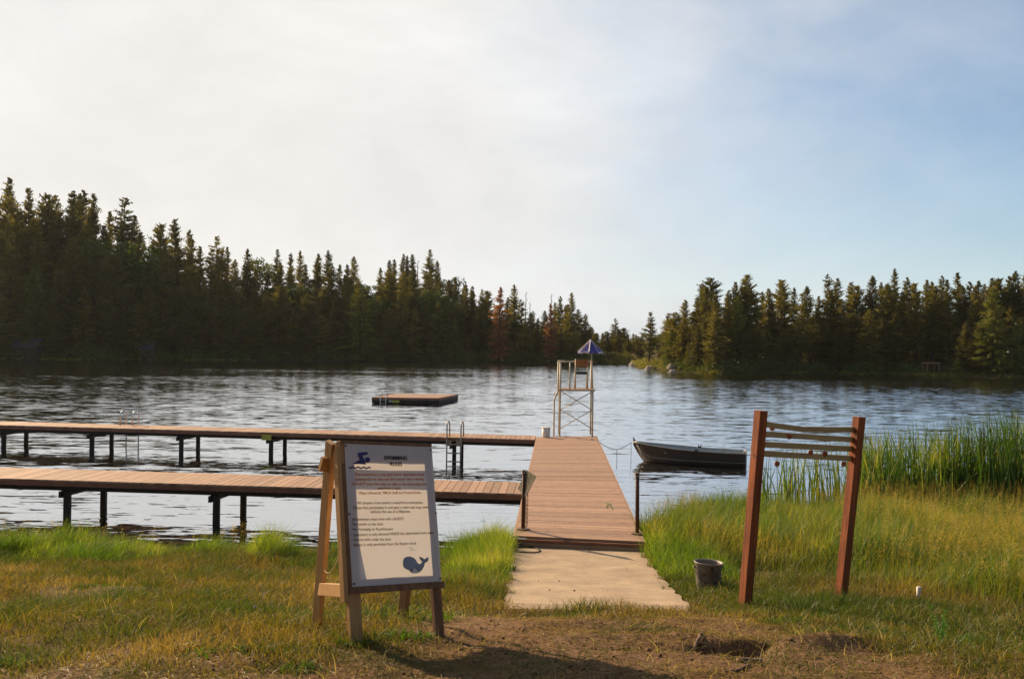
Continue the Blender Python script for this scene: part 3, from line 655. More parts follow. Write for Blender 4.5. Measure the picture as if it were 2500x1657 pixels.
for i in range(NS+1):
    t_ = i/NS; hb_, sh, ke, cz, cb_ = st(max(t_, .0)); c = cpt(t_)
    mz = cz+(sh-cz)*.55; mb_ = cb_+(hb_-cb_)*.62
    half = [(hb_, sh), (mb_+.015, mz), (cb_, cz), (0, ke)]
    row = [c-sb*b_+Vector((0, 0, z)) for b_, z in half]+[c+sb*b_+Vector((0, 0, z)) for b_, z in half[-2::-1]]
    rows.append(row); k = .93
    ih = [(max(hb_-.02, 0), sh), (max(mb_-.02, 0), mz), (max(cb_-.03, 0), max(cz+.04, ke+.03)), (0, ke+.05)]
    c = cpt(min(t_, .982)); ins.append([c-sb*b_+Vector((0, 0, z)) for b_, z in ih]+[c+sb*b_+Vector((0, 0, z)) for b_, z in ih[-2::-1]])
m7 = 7
gh.add([v for r_ in rows for v in r_], [(i*m7+j, i*m7+j+1, (i+1)*m7+j+1, (i+1)*m7+j) for i in range(NS) for j in range(6)]+[tuple(NS*m7+j for j in range(7))])
gi.add([v for r_ in ins for v in r_], [(i*m7+j, (i+1)*m7+j, (i+1)*m7+j+1, i*m7+j+1) for i in range(NS) for j in range(6)]+[tuple(NS*m7+j for j in range(6, -1, -1))])
gh.build('hull', M['hull'], boat, True); gi.build('lining', M['hull_in'], boat, True)
for s_ in (-1, 1):
    g = MB(); g.tube([cpt(i/NS)+sb*s_*(st(i/NS)[0]-.005)+Vector((0, 0, st(i/NS)[1]+.008)) for i in range(NS+1)], .016, 6); g.build('gunwale', M['trim'], boat, True)
    g = MB(); g.tube([rows[i][1 if s_ < 0 else 5].lerp(rows[i][2 if s_ < 0 else 4], .35)+sb*s_*.008 for i in range(1, NS+1)], .007, 5); g.build('rub_strip', M['trim'], boat, True)
g = MB(); h_, s2_, k2, c2_, cb2 = st(1); c = cpt(1); g.obox(c+Vector((0, 0, s2_+.01)), axb*.012, sb*h_, (0, 0, .018)); g.build('transom_cap', M['trim'], boat)
g = MB(); g.obox(c-axb*.05+sb*.2+Vector((0, 0, s2_-.03)), axb*.035, sb*.16, (0, 0, .07)); g.build('motor_pad', M['white'], boat, bevel=.01)
for t_ in (.34, .62, .88):
    h_, s2_, k2, c2_, cb2 = st(t_); g = MB(); g.obox(cpt(t_)+Vector((0, 0, s2_-.14)), axb*.13, sb*(h_-.04), (0, 0, .018)); g.build('bench', M['hull_in'], boat, bevel=.005)
for s_ in (-1, 1):
    g = MB(); p = cpt(.58)+sb*s_*st(.58)[0]; z = st(.58)[1]; g.obox(p+Vector((0, 0, z+.02)), axb*.05, sb*.02, (0, 0, .02)); g.tube([p+Vector((-.04, 0, z+.04)), p+Vector((-.04, 0, z+.09))], .01, 6); g.tube([p+Vector((.04, 0, z+.04)), p+Vector((.04, 0, z+.09))], .01, 6); g.build('oarlock', M['darkwood'], boat)
g = MB(); g.obox(cpt(.985)+sb*0-sb*(st(1)[0]*.5)+Vector((0, 0, .16)), axb*.0+axb*.03, sb*.1, (0, 0, .03)); 
# mooring line: dock edge - float - bow, plus the two lines down into the water
q0 = U(1462, 1078, DECK-.02); q1 = AtY(1506, 1097, 30.2); q2 = AtY(1541, 1080, 30.58)
g = MB(); arc = []
for i in range(9): u_ = i/8; p = q0.lerp(q1, u_); p.z -= .06*4*u_*(1-u_)*.8; arc.append(p)
for i in range(1, 9): u_ = i/8; p = q1.lerp(q2, u_); p.z -= .03*4*u_*(1-u_); arc.append(p)
g.tube(arc, .009, 6)
g.tube([q1, Vector((q1.x, q1.y, -.1)), Vector((q1.x+.015, q1.y, -.6))], .008, 5); g.tube([q2, Vector((q2.x, q2.y, -.6))], .007, 5)
tag(g.build('mooring_rope', M['rope'], smooth=True), 'thin dark rope slung from the dock edge to the bow of the boat', 'rope')

# ---------------------------------------------------------------- A-frame sign
BL = AtY(859, 1432, 6.55); TL = AtY(840, 1082.5, 6.75); BR = AtY(1077, 1418, 7.0)
TRr = AtY(1054, 1086, 7.05); u_ax = (BR-BL); v_ax = (TL-BL)
SG = empty('notice_board', (BL.x, BL.y, tz(BL.x, BL.y))); tag(SG, 'wooden A-frame board with a white swimming rules banner standing in the grass', 'notice board')
nrm = u_ax.cross(v_ax).normalized()      # towards the camera
if nrm.y > 0: nrm = -nrm
un, vn = u_ax.normalized(), v_ax.normalized(); UW, VH = u_ax.length, v_ax.length
TRc = TL+u_ax
print('sign', UW, VH, un.dot(vn))
def S2(px, py):
    """picture point -> (s,t) on the banner, by meeting its plane"""
    d = ray(px, py); t_ = (BL-EYE).dot(nrm)/d.dot(nrm); p = EYE+d*t_-BL
    # solve p = s*u + t*v
    uu, vv, uv = u_ax.dot(u_ax), v_ax.dot(v_ax), u_ax.dot(v_ax); pu, pv = p.dot(u_ax), p.dot(v_ax); de = uu*vv-uv*uv
    return ((pu*vv-pv*uv)/de, (pv*uu-pu*uv)/de)
def wr(s, t_):   # gentle wrinkles of the vinyl
    return .0025*math.sin(9*s+3*math.sin(5*t_))*math.sin(2.2+7*t_)+.0015*math.sin(23*s+11*t_)
def SP(s, t_, h=0): return BL+u_ax*s+v_ax*t_+nrm*(h+wr(s, t_))
g = MB(); NU, NV = 30, 44
vs = [SP(i/NU, j/NV, .004) for j in range(NV+1) for i in range(NU+1)]
g.add(vs, [(j*(NU+1)+i, j*(NU+1)+i+1, (j+1)*(NU+1)+i+1, (j+1)*(NU+1)+i) for j in range(NV) for i in range(NU)])
banner = g.build('banner', M['vinyl'], SG, True)
# front frame: legs run past the banner to the ground; rails behind the banner
def foot(p, dirv):
    """follow dirv down to the soil"""
    q = p.copy()
    for k in range(200):
        q = p+dirv*(k*.01)
        if q.z < tz(q.x, q.y)-.03: break
    return q
hn = -nrm
LW = .052; LD = .04
c0 = hn*(LD/2+.004)
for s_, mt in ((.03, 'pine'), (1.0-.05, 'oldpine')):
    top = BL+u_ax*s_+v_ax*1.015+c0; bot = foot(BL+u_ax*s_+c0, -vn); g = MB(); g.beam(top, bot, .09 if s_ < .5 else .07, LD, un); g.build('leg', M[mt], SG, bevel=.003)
top_r = BL+u_ax*-.0+v_ax*1.0
for (t0, t1, dep, mt) in ((.885, 1.012, .018, 'oldpine'), (-.045, .055, .018, 'oldpine')):
    a = BL+u_ax*.035+v_ax*((t0+t1)/2)+hn*(.004+.010); b_ = BL+u_ax*.93+v_ax*((t0+t1)/2)+hn*(.014)
    g = MB(); g.beam(a, b_, VH*(t1-t0), dep, vn); g.build('rail', M[mt], SG, bevel=.003)
# lower facing strip visible under the banner and along its left edge
g = MB(); g.beam(BL+u_ax*-.03+v_ax*-.012+nrm*.0-vn*.012, BL+u_ax*1.03-vn*.024, .045, .02, vn); g.build('bottom_rail', M['oldpine'], SG, bevel=.002)
g = MB(); g.beam(BL+u_ax*-.022+v_ax*-.02+hn*.012, BL+u_ax*-.022+v_ax*.86+hn*.012, .022, .03, un); g.build('edge_strip', M['oldpine'], SG)
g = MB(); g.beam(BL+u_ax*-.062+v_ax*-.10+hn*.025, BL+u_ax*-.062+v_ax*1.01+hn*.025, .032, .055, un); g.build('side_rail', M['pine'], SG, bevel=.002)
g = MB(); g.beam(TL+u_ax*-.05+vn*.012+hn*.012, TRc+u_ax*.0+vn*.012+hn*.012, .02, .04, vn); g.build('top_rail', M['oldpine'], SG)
# rear frame
hinge = BL+u_ax*-.085+v_ax*1.0+hn*.07
rl = U(772, 1528, 1.11)
rdir = (Vector((rl.x, rl.y, 1.0))-hinge).normalized()
for s_ in (0, 1):
    tp = hinge+u_ax*(s_*1.02)
    bt = foot(tp, rdir); g = MB(); g.beam(tp+rdir*-.02, bt, .085, .04, hn.cross(rdir).cross(rdir)); g.build('leg', M['pine' if s_ == 0 else 'oldpine'], SG, bevel=.003)
a = hinge+rdir*.145; g = MB(); g.beam(a-un*.07+hn*.0, a+u_ax*1.02+un*.05, .10, .03, rdir); g.build('rear_rail', M['pine'], SG)
# side brace joining the two left legs (lit top)
a = hinge+rdir*1.12+rdir*0; fl_ = BL+u_ax*-.045-vn*.02+hn*.035
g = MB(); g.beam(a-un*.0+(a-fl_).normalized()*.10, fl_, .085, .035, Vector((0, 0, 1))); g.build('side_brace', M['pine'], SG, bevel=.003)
# twine between legs
tw = MB(); a = hinge+rdir*.92; b_ = BL+u_ax*-.06+v_ax*.32; tw.tube([a.lerp(b_, k/12)-Vector((0, 0, .12*4*(k/12)*(1-k/12)*(1.2-.4*k/12))) for k in range(13)], .0028, 5); tw.build('safety_cord', M['twine'], SG, True)
# screws
for (s_, t_) in ((.012, .985), (.985, .975), (.985, .02), (.02, .02), (.01, .5), (.99, .5)):
    g = MB(); p = SP(s_, t_, .005); g.tube([p, p+nrm*.004], .007, 8); g.build('screw', M['rust'], SG)

def flat_poly(name, pxs, h, material, parent=banner):
    st_ = [S2(*p) for p in pxs]; tris = tessellate_polygon([[Vector((a, b_, 0)) for a, b_ in st_]])
    g = MB(); g.add([SP(a, b_, h) for a, b_ in st_], [tuple(t_) for t_ in tris]); return g.build(name, material, parent)
def text(body, px0, px1, py, material, bold=0.0, name='lettering', hpx=None, slant=0.0, italic=False):
    """line of lettering spanning px0..px1, its x-height centre at py"""
    cu = bpy.data.curves.new('t', 'FONT'); cu.body = body; cu.size = 1; cu.offset = bold; cu.resolution_u = 3
    ob = bpy.data.objects.new('t', cu); COL.objects.link(ob); dg = bpy.context.evaluated_depsgraph_get()
    me = bpy.data.meshes.new_from_object(ob.evaluated_get(dg)); vs = [v.co.copy() for v in me.vertices]; fs = [tuple(p.vertices) for p in me.polygons]
    bpy.data.objects.remove(ob); bpy.data.curves.remove(cu); bpy.data.meshes.remove(me)
    x0 = min(v.x for v in vs); x1 = max(v.x for v in vs)
    sa, ta = S2(px0, py); sb_, tb_ = S2(px1, py+slant); wS = sb_-sa
    k = wS*UW/(x1-x0); kh = k if hpx is None else abs(S2(px0, py-hpx)[1]-S2(px0, py)[1])*VH/.73
    g = MB(); out_ = []
    for v in vs:
        f_ = (v.x-x0)/(x1-x0); s_ = sa+wS*f_; t_ = ta+(tb_-ta)*f_+(v.y-.30)*kh/VH; out_.append(SP(s_, t_, .0085))
    g.add(out_, fs); return g.build(name, material, banner)
def c1(x, y): return (740+x/2.903, 1060+y/2.903)
def c2(x, y): return (800+x/7.84, 1060+y/7.84)
def c3(x, y): return (800+x/7.84, 1240+y/7.84)
def tline(body, x0, x1, y, m_, bold=0, hp=None, dy=0): return text(body, c1(x0, y)[0], c1(x1, y)[0], c1(x0, y)[1], m_, bold, hpx=hp, slant=dy/2.903)
tline('SWIMMING', 568, 733, 168, M['ink'], .03, 9.6, 2); tline('RULES', 610, 698, 212, M['ink'], .03, 9.2, 1)
hr = 7.2
for (b_, x0, x1, y, dy) in (('The waterfront is only open during designated times', 362, 855, 285, 0), ('(Lifeguard is on duty and the "closed" sign is down)', 366, 850, 319, -2),
        ('DO NOT enter the water or walk on the dock unless the', 345, 868, 352, 1), ('waterfront is open.', 521, 690, 382, 0), ('Obey Lifeguards, YMCA Staff and Posted Rules', 390, 828, 416, -3)):
    tline(b_, x0, x1, y, M['inkred'], .018, hr, dy)
for (b_, x0, x1, y, dy) in (('All campers must attend a waterfront orientation.', 378, 846, 486, -3), ('Those that participate in and pass a swim test may swim', 348, 886, 521, -5), ('without the use of a lifejacket.', 472, 757, 549, -3),
        ('All swimmers must swim with a BUDDY', 343, 712, 603, -5), ('No running on the dock', 346, 562, 637, -2), ('No Horseplay or Roughhousing', 348, 636, 673, -3),
        ('Swimming is only allowed INSIDE the designated swim area', 352, 918, 713, -17), ('Do not swim under the dock', 354, 620, 746, -3), ('Diving is only permitted from the floating dock', 356, 798, 784, -13)):
    tline(b_, x0, x1, y, M['inkgrey'], .018, hr, dy)
for i, y in enumerate((604, 639, 676, 714, 748, 785)):
    cx_, cy_ = c1(330+i*2.4, y); flat_poly('bullet', [(cx_+.9*math.cos(k), cy_+.9*math.sin(k)) for k in (0, 1, 2, 3, 4, 5)], .0085, M['ink'])
flat_poly('swimmer_emblem', [c2(*p) for p in [(568, 385), (572, 362), (595, 347), (740, 338), (758, 350), (762, 368), (750, 388), (648, 408), (690, 480), (722, 578), (610, 568), (470, 568), (480, 550), (560, 512), (612, 482)]], .0085, M['inkblue'])
flat_poly('swimmer_emblem', [c2(752+50*math.cos(k*.3), 490+52*math.sin(k*.3)) for k in range(21)], .0085, M['inkblue'])
wv = [c2(400+k*410/32, 618+12*math.sin(k*.8)+k*.35) for k in range(33)]+[c2(400+k*410/32, 648+12*math.sin(k*.8)+k*.35) for k in range(32, -1, -1)]
flat_poly('swimmer_emblem', wv, .0085, M['inkblue'])
body = [(1427, 1070), (1432, 1000), (1455, 955), (1500, 931), (1560, 924), (1620, 942), (1670, 985), (1702, 1042), (1730, 1068), (1765, 1068), (1788, 1040), (1792, 1015), (1755, 978), (1738, 928), (1795, 948), (1835, 982), (1870, 955), (1918, 940), (1908, 1000), (1875, 1030), (1842, 1045), (1830, 1095), (1790, 1160), (1740, 1198), (1705, 1192), (1690, 1160), (1640, 1138), (1622, 1168), (1580, 1182), (1500, 1170), (1442, 1130)]
cxm = sum(p[0] for p in body)/len(body); cym = sum(p[1] for p in body)/len(body)
belly = [(1535, 1176), (1565, 1222), (1635, 1247), (1720, 1236), (1785, 1190), (1835, 1090), (1790, 1160), (1740, 1198), (1705, 1192), (1690, 1160), (1640, 1138), (1622, 1168), (1580, 1182)]
def outline(name, pts, wpx, h):
    g = MB(); P = [SP(*S2(*c3(*p)), h) for p in pts]; g.tube(P+[P[0]], wpx, 4, False); return g.build(name, M['ink'], banner)
flat_poly('whale_drawing', [c3(*p) for p in body], .0085, M['whale']); flat_poly('whale_belly', [c3(*p) for p in belly], .0083, M['whalebelly'])
outline('whale_outline', body, .0011, .0088); outline('whale_outline', belly, .0009, .0086)
flat_poly('whale_mouth', [c3(*p) for p in ((1578, 1180), (1622, 1160), (1618, 1195), (1600, 1214), (1585, 1205))], .0095, mat('red_ink', (.35, .06, .04)))
flat_poly('whale_eye', [c3(1613+9*math.cos(k), 1110+13*math.sin(k)) for k in (0, 1, 2, 3, 4, 5)], .0095, M['ink'])
for p in ((1560, 760), (1590, 752), (1610, 790), (1645, 800), (1590, 800)):
    flat_poly('whale_spout', [c3(p[0]+14*math.cos(k), p[1]+9*math.sin(k)) for k in (0, 1.2, 2.5, 3.8, 5)], .0085, mat('green_ink', (.2, .26, .16)))

# ---------------------------------------------------------------- tag rack (two posts, four slats)
rk1 = U(1818, 1487, .70); rk2 = U(2053, 1456, .66)
rack = empty('tag_rack', (rk1.x, rk1.y, tz(rk1.x, rk1.y))); tag(rack, 'two leaning red brown posts joined by four pale slats in the grass', 'rack')
t1 = AtY(1858, 1002, rk1.y+.0); t2 = AtY(2098, 1017, rk2.y)
def post4(b_, t_, ang):
    g = MB(); ax = (t_-b_).normalized(); sd = Vector((math.cos(ang), math.sin(ang), 0)); lo_ = b_-ax*.25; g.beam(lo_, t_, .092, .092, sd); return g.build('post', M['redwood'], rack, bevel=.004)
ang = math.atan2(rk2.y-rk1.y, rk2.x-rk1.x)+R(-46)
ang = R(27)
post4(rk1, t1, ang); post4(rk2, t2, ang)
def c6(x, y): return (1750+x/2.9025, 960+y/2.9025)
sl = [((338, 218), (628, 258), 38), ((628, 255), (985, 258), 40), ((330, 288), (985, 329), 40), ((325, 361), (975, 394), 41), ((315, 426), (970, 462), 41)]
yb1, yb2 = rk1.y+.07, rk2.y+.02
for i, ((xa, ya), (xb, yb_), hh) in enumerate(sl):
    fa_ = lambda x: yb1+(yb2-yb1)*((x-330)/(650))
    a = AtY(*c6(xa, ya), fa_(xa)); b_ = AtY(*c6(xb, yb_), fa_(xb)-(.0 if i != 1 else .012)); h_ = hh/2.9025*rk1.y/FPX
    g = MB(); g.beam(a, b_, h_*1.04, .018, Vector((0, 0, 1))); g.build('slat', M['slat'], rack, bevel=.002)
tagd = [(392, 244, 250, 'wooden tag half hidden behind the top slat near the left post'), (513, 305, 0, 'round wooden tag hanging over the second slat'), (428, 498, 0, 'round wooden tag hanging lowest on a cord near the left post'),
        (665, 420, 0, 'left one of two round tags on the lowest slat'), (765, 428, 0, 'right one of two round tags on the lowest slat'), (900, 500, 0, 'round wooden tag hanging below the slats beside the right post')]
for (x, y, q, lab) in tagd:
    yy = fa_(x)+(-.03 if q == 0 else .03); c = AtY(*c6(x, y), yy); o = empty('wooden_tag', c); tag(o, lab, 'tag', 'round wooden tags on the slat rack')
    r_ = .028; tl = random.uniform(-.5, .5); nx_ = Vector((math.sin(tl), -math.cos(tl), 0)); g = MB(); g.tube([c-nx_*.004, c+nx_*.004], r_, 18); g.build('disc', M['tag'], o, bevel=.001)
    up_ = .07 if y > 480 else .035; g = MB(); g.tube([c+Vector((0, 0, r_-.003)), c+Vector((0, .02, r_+up_))], .0018, 4); g.build('cord', M['twine'], o)

# ---------------------------------------------------------------- bucket, pipe stub, dandelion, sticks
bk = U(1729, 1434, .56); bz = tz(bk.x, bk.y)+.0
bk = U(1729, 1434, bz); bkt = empty('bucket', (bk.x, bk.y, bz)); tag(bkt, 'grey dented metal bucket with a hanging wire handle in the grass beside the path', 'bucket')
g = MB(); rb, rt, hB = .128, .150, .285; n_ = 32; vs = []; prof = [(rb, 0), (rb+.003, .02), (rt-.002, hB-.02), (rt+.004, hB-.012), (rt+.005, hB), (rt-.004, hB), (rt-.008, hB-.02), (rb-.006, .02), (0.001, .018)]
for (rr, zz) in prof: vs += [(bk.x+rr*math.cos(k*2*math.pi/n_), bk.y+rr*math.sin(k*2*math.pi/n_), bz+zz+(-.006*math.cos(k*2*math.pi/n_) if zz > .2 else 0)) for k in range(n_)]
g.add(vs, [(i*n_+k, i*n_+(k+1) % n_, (i+1)*n_+(k+1) % n_, (i+1)*n_+k) for i in range(len(prof)-1) for k in range(n_)]); g.build('body', M['bucket'], bkt, True)
g = MB(); g.tube([(bk.x+(rt+.007)*math.cos(k*2*math.pi/24), bk.y+(rt+.007)*math.sin(k*2*math.pi/24), bz+hB-.003-.006*math.cos(k*2*math.pi/24)) for k in range(25)], .005, 6, False); g.build('rim', M['greysteel'], bkt, True)
g = MB(); g.tube([(bk.x-(rt+.008)*math.cos(k*math.pi/16), bk.y-(rt+.012)*math.sin(k*math.pi/16), bz+hB-.05-.16*math.sin(k*math.pi/16)) for k in range(17)], .0032, 6); g.build('handle', M['darkwood'], bkt, True)
for s_ in (-1, 1):
    g = MB(); g.tube([(bk.x+s_*(rt-.01), bk.y, bz+hB-.05), (bk.x+s_*(rt+.012), bk.y, bz+hB-.05)], .016, 10); g.build('ear', M['bucket'], bkt)
q = U(2242, 1447, .78); q = U(2242, 1447, tz(q.x, q.y)); pz = tz(q.x, q.y)
g = MB(); g.tube([(q.x, q.y, pz-.1), (q.x+.005, q.y, pz+.15), (q.x+.005, q.y, pz+.152)], [.024, .024, .02], 16); tag(g.build('pipe_stub', M['white'], smooth=True), 'short white plastic pipe sticking up out of the meadow at right', 'pipe')
q = U(621, 1500, 1.0); q = U(621, 1500, tz(q.x, q.y)); dz_ = tz(q.x, q.y)
dn = empty('dandelion', (q.x, q.y, dz_)); tag(dn, 'single white dandelion seed head in the short grass left of the sign', 'flower')
g = MB(); g.tube([(q.x, q.y, dz_), (q.x+.005, q.y, dz_+.05)], .0016, 5); g.build('stem', M['weed'], dn)
g = MB(); c = Vector((q.x+.005, q.y, dz_+.063))
for k in range(160):
    v = Vector((random.gauss(0, 1), random.gauss(0, 1), random.gauss(0, 1))).normalized(); s_ = v.orthogonal().normalized(); e = c+v*.014
    g.add([c, e+s_*.0022, e+v.cross(s_)*.0022, e-s_*.0022], [(0, 1, 2), (0, 2, 3), (1, 2, 3)])
g.build('seed_head', M['fluff'], dn)
STK = [((1802, 1624), (1858, 1612), .016, 'thick pale stick lying just below the dug hole'), ((1768, 1652), (1833, 1633), .011, 'thinner pale stick nearest the bottom edge below the hole'), ((1490, 1584), (1538, 1582), .010, 'short broken stick on the dirt in front of the path'),
       ((1694, 1588), (1712, 1578), .014, 'dark bark chip on the dirt left of the hole'), ((2100, 1646), (2150, 1650), .007, 'thin pale twig at the bottom edge in the right grass'), ((1130, 1572), (1290, 1592), .006, 'long thin twig lying on the dirt right of the sign')]
for (a, b_, r_, lab) in STK:
    pa = U(*a, 1.2); pa = U(*a, tz(pa.x, pa.y)+r_); pb = U(*b_, 1.2); pb = U(*b_, tz(pb.x, pb.y)+r_)
    g = MB(); pp = [pa.lerp(pb, k/6) for k in range(7)]; pp = [Vector((p.x+random.uniform(-1, 1)*r_*.5, p.y+random.uniform(-1, 1)*r_*.6, tz(p.x, p.y)+r_*.8)) for p in pp]
    g.tube(pp, [r_*(1-.5*abs(k/6-.4)) for k in range(7)], 7); tag(g.build('stick', M['stick'], smooth=True), lab, 'stick', 'sticks on the dirt')
# leafy weed at right
q = U(2298, 1580, 1.1); q = U(2298, 1580, tz(q.x, q.y)); wz = tz(q.x, q.y); g = MB()
for st_ in range(7):
    a = random.uniform(0, 6.28); hgt = random.uniform(.16, .30); tipx, tipy = .09*math.cos(a), .09*math.sin(a)
    g.tube([(q.x, q.y, wz), (q.x+tipx*.5, q.y+tipy*.5, wz+hgt*.6), (q.x+tipx, q.y+tipy, wz+hgt)], .002, 4)
    for k in range(16):
        f_ = .3+.7*k/16; c = Vector((q.x+tipx*f_, q.y+tipy*f_, wz+hgt*f_)); b2 = random.uniform(0, 6.28); dv = Vector((math.cos(b2), math.sin(b2), random.uniform(-.2, .5))).normalized(); sd_ = dv.cross(Vector((0, 0, 1))).normalized()
        l_ = random.uniform(.02, .04); g.add([c, c+dv*l_*.5+sd_*l_*.22, c+dv*l_, c+dv*l_*.5-sd_*l_*.22], [(0, 1, 2, 3)], random.random()*.6)
tag(g.build('leafy_weed', M['weed']), 'bright green leafy weed growing in the lower right grass', 'plant')

# ---------------------------------------------------------------- grass (uncountable)
def blades(x, y, h, wdt, lean, leandir, tint, name, material, label, seg=2, z=None, cat='grass'):
    n_ = len(x); z = terrain(x, y) if z is None else z; th = rng.uniform(0, 2*np.pi, n_); cx_, sx_ = np.cos(th)*wdt/2, np.sin(th)*wdt/2
    lx, ly = np.cos(leandir), np.sin(leandir); cols = []
    for k in range(seg+1):
        f_ = k/seg; off = lean*h*f_**2; zz = z-.01+h*f_*(1-.35*np.minimum(lean, 1)**2*f_); ww = 1-f_**1.5*.85
        px_ = x+lx*off; py_ = y+ly*off
        if k < seg: cols += [np.stack([px_-cx_*ww, py_-sx_*ww, zz], 1), np.stack([px_+cx_*ww, py_+sx_*ww, zz], 1)]
        else: cols.append(np.stack([px_, py_, zz], 1))
    m_ = len(cols); Vx = np.stack(cols, 1).reshape(-1, 3); base = (np.arange(n_)*m_)[:, None]; F_ = []
    for k in range(seg-1): a = 2*k; F_ += [base+np.array([[a, a+1, a+3]]), base+np.array([[a, a+3, a+2]])]
    a = 2*(seg-1); F_.append(base+np.array([[a, a+1, a+2]])); F_ = np.concatenate(F_)
    o = tri_mesh(name, Vx, F_, np.repeat(tint, m_), material); tag(o, label, cat, kind='stuff'); return o
def inframe(x, y, m_=.08): return (np.abs(x) < y*(.515+m_))&(y > 4.9)
def offpath(x, y, m_=.0):
    a, b_ = path_xs(y); wob = .05*np.sin(y*7)+.04*np.sin(y*17+1)
    on = (x > a-m_+wob)&(x < b_+m_+wob)&(y > 9.05+.55*fbm(x, y, 3.2, 31)+.1)&(y < 15.6); return ~on
def scatter(n_, x0, x1, y0, y1): return rng.uniform(x0, x1, n_), rng.uniform(y0, y1, n_)
WIND = .35
# short turf
x, y = scatter(540000, -9.5, 9, 4.9, 17); sh = np.interp(x, SX, SY)
v = vegf(x, y); n2 = fbm(x, y, 1.1, 21)+fbm(x, y, 3.5, 22)*.6
left_thin = np.where((x < -.6), .85, 1)
keep = inframe(x, y)&offpath(x, y, -.01)&(y < sh-.1)&(rng.uniform(0, 1, len(x)) < np.clip(v*.95+.02+n2*.18*(v > .2), .07+.25*np.clip(fbm(x, y, 1.7, 29)*3, 0, 1), 1)*left_thin*np.where(y < 12.5, 1-.85*np.clip((fbm(x, y, .75, 27)-.08)*5, 0, 1), 1))
x, y = x[keep], y[keep]; v = vegf(x, y); n2 = fbm(x, y, 1.1, 21)+fbm(x, y, 3.5, 22)*.6
g1 = np.clip((y-8.5)/5, 0, 1); rgt_ = np.clip((x-2.2)/1.2, 0, 1)
h = (.035+.05*v+.05*g1+rgt_*.05*np.clip((y-10.6)/1.5, 0, 1)-.03*np.exp(-(((x-2.1)/.6)**2+((y-10.2)/.7)**2)))*(1+.7*n2)*rng.uniform(.5, 1.5, len(x))
dry = np.clip(.62-.30*g1-.9*fbm(x, y, .55, 23)-(v-.5)*.25+rng.normal(0, .22, len(x))-.25*(n2 > .35), 0, 1)
greenpatch = np.exp(-(((x+1.6)/1.3)**2+((y-7.3)/.9)**2)); dry = np.clip(dry-.45*greenpatch, 0, 1)
blades(x, y, h, .0055+.003*rng.uniform(0, 1, len(x)), rng.uniform(.2, 1.3, len(x)), rng.uniform(0, 6.28, len(x)), dry, 'short_grass', M['turf'], 'short mixed green and straw coloured grass covering the bank', 2); print('turf', len(x))
# straw litter lying on the dirt
x, y = scatter(120000, -5, 5, 4.9, 10.4); k = inframe(x, y)&offpath(x, y, 0)&(vegf(x, y) < .95)&(rng.uniform(0, 1, len(x)) < .5+fbm(x, y, 1.8, 41)); x, y = x[k], y[k]; n_ = len(x)
a = rng.uniform(0, 6.28, n_); l_ = rng.uniform(.02, .10, n_); cv = rng.normal(0, .25, n_)
zt_ = terrain(x, y)+.004; x2, y2 = x+np.cos(a)*l_, y+np.sin(a)*l_; x3, y3 = x2+np.cos(a+cv*2)*l_*.7, y2+np.sin(a+cv*2)*l_*.7; z2 = terrain(x2, y2)+rng.uniform(.004, .025, n_); z3 = terrain(x3, y3)+.004
w_ = .0022; pxn, pyn = -np.sin(a)*w_, np.cos(a)*w_
Vx = np.stack([np.stack([x-pxn, y-pyn, zt_], 1), np.stack([x+pxn, y+pyn, zt_], 1), np.stack([x2-pxn, y2-pyn, z2], 1), np.stack([x2+pxn, y2+pyn, z2+.002], 1), np.stack([x3, y3, z3], 1)], 1).reshape(-1, 3)
bs = (np.arange(n_)*5)[:, None]; F_ = np.concatenate([bs+np.array([[0, 1, 3]]), bs+np.array([[0, 3, 2]]), bs+np.array([[2, 3, 4]])])
tag(tri_mesh('straw_litter', Vx, F_, np.repeat(rng.uniform(.5, 1, n_), 5), M['turf']), 'dry grass stalks and litter strewn over the bare dirt', 'litter', kind='stuff')
# dirt clods and pebbles
x, y = scatter(9000, -5, 6, 4.9, 10); k = inframe(x, y)&(vegf(x, y) < .9)&(rng.uniform(0, 1, len(x)) < .6); x, y = x[k], y[k]; n_ = len(x)
x = np.concatenate([x, rng.uniform(.1, 1.75, 45)]); y = np.concatenate([y, rng.uniform(9.1, 12.6, 45)]); n_ = len(x)
r_ = rng.gamma(2, .003, n_)+.002; octv = np.array([[1, 0, 0], [0, 1, 0], [-1, 0, 0], [0, -1, 0], [0, 0, .8], [0, 0, -.6]])
onp = ~offpath(x, y); r_ = np.where(onp, r_*.6, r_); zz = np.where(onp, np.interp(y, PY, PZ)+.035, terrain(x, y))
Vx = (np.stack([x, y, zz+r_*.3], 1)[:, None, :]+octv[None]*r_[:, None, None]*rng.uniform(.6, 1.4, (n_, 6, 1))).reshape(-1, 3)
bs = (np.arange(n_)*6)[:, None]; F_ = np.concatenate([bs+np.array([q_]) for q_ in ([0, 1, 4], [1, 2, 4], [2, 3, 4], [3, 0, 4], [1, 0, 5], [2, 1, 5], [3, 2, 5], [0, 3, 5])])
M['clod'] = mat('soil_clod', (.22, .12, .065), (.14, .075, .04), 30, rough=.95)
tag(tri_mesh('dirt_clods', Vx, F_, np.ones(n_*6), M['clod']), 'small clods and pebbles scattered over the dirt and path', 'clods', kind='stuff')
x, y = scatter(9000, -7, 7, 4.9, 14); k = inframe(x, y)&offpath(x, y, -.02)&(rng.uniform(0, 1, len(x)) < np.clip(.45+1.6*fbm(x, y, 1.4, 45), .05, 1)); x, y = x[k], y[k]; n_ = len(x)
blades(x, y, rng.uniform(.06, .20, n_), rng.uniform(.0025, .005, n_), rng.uniform(.4, 1.9, n_), rng.uniform(0, 6.28, n_), rng.uniform(.75, 1, n_), 'dry_stalks', M['straw'], 'pale curved dry stalks scattered through the short grass', 4)
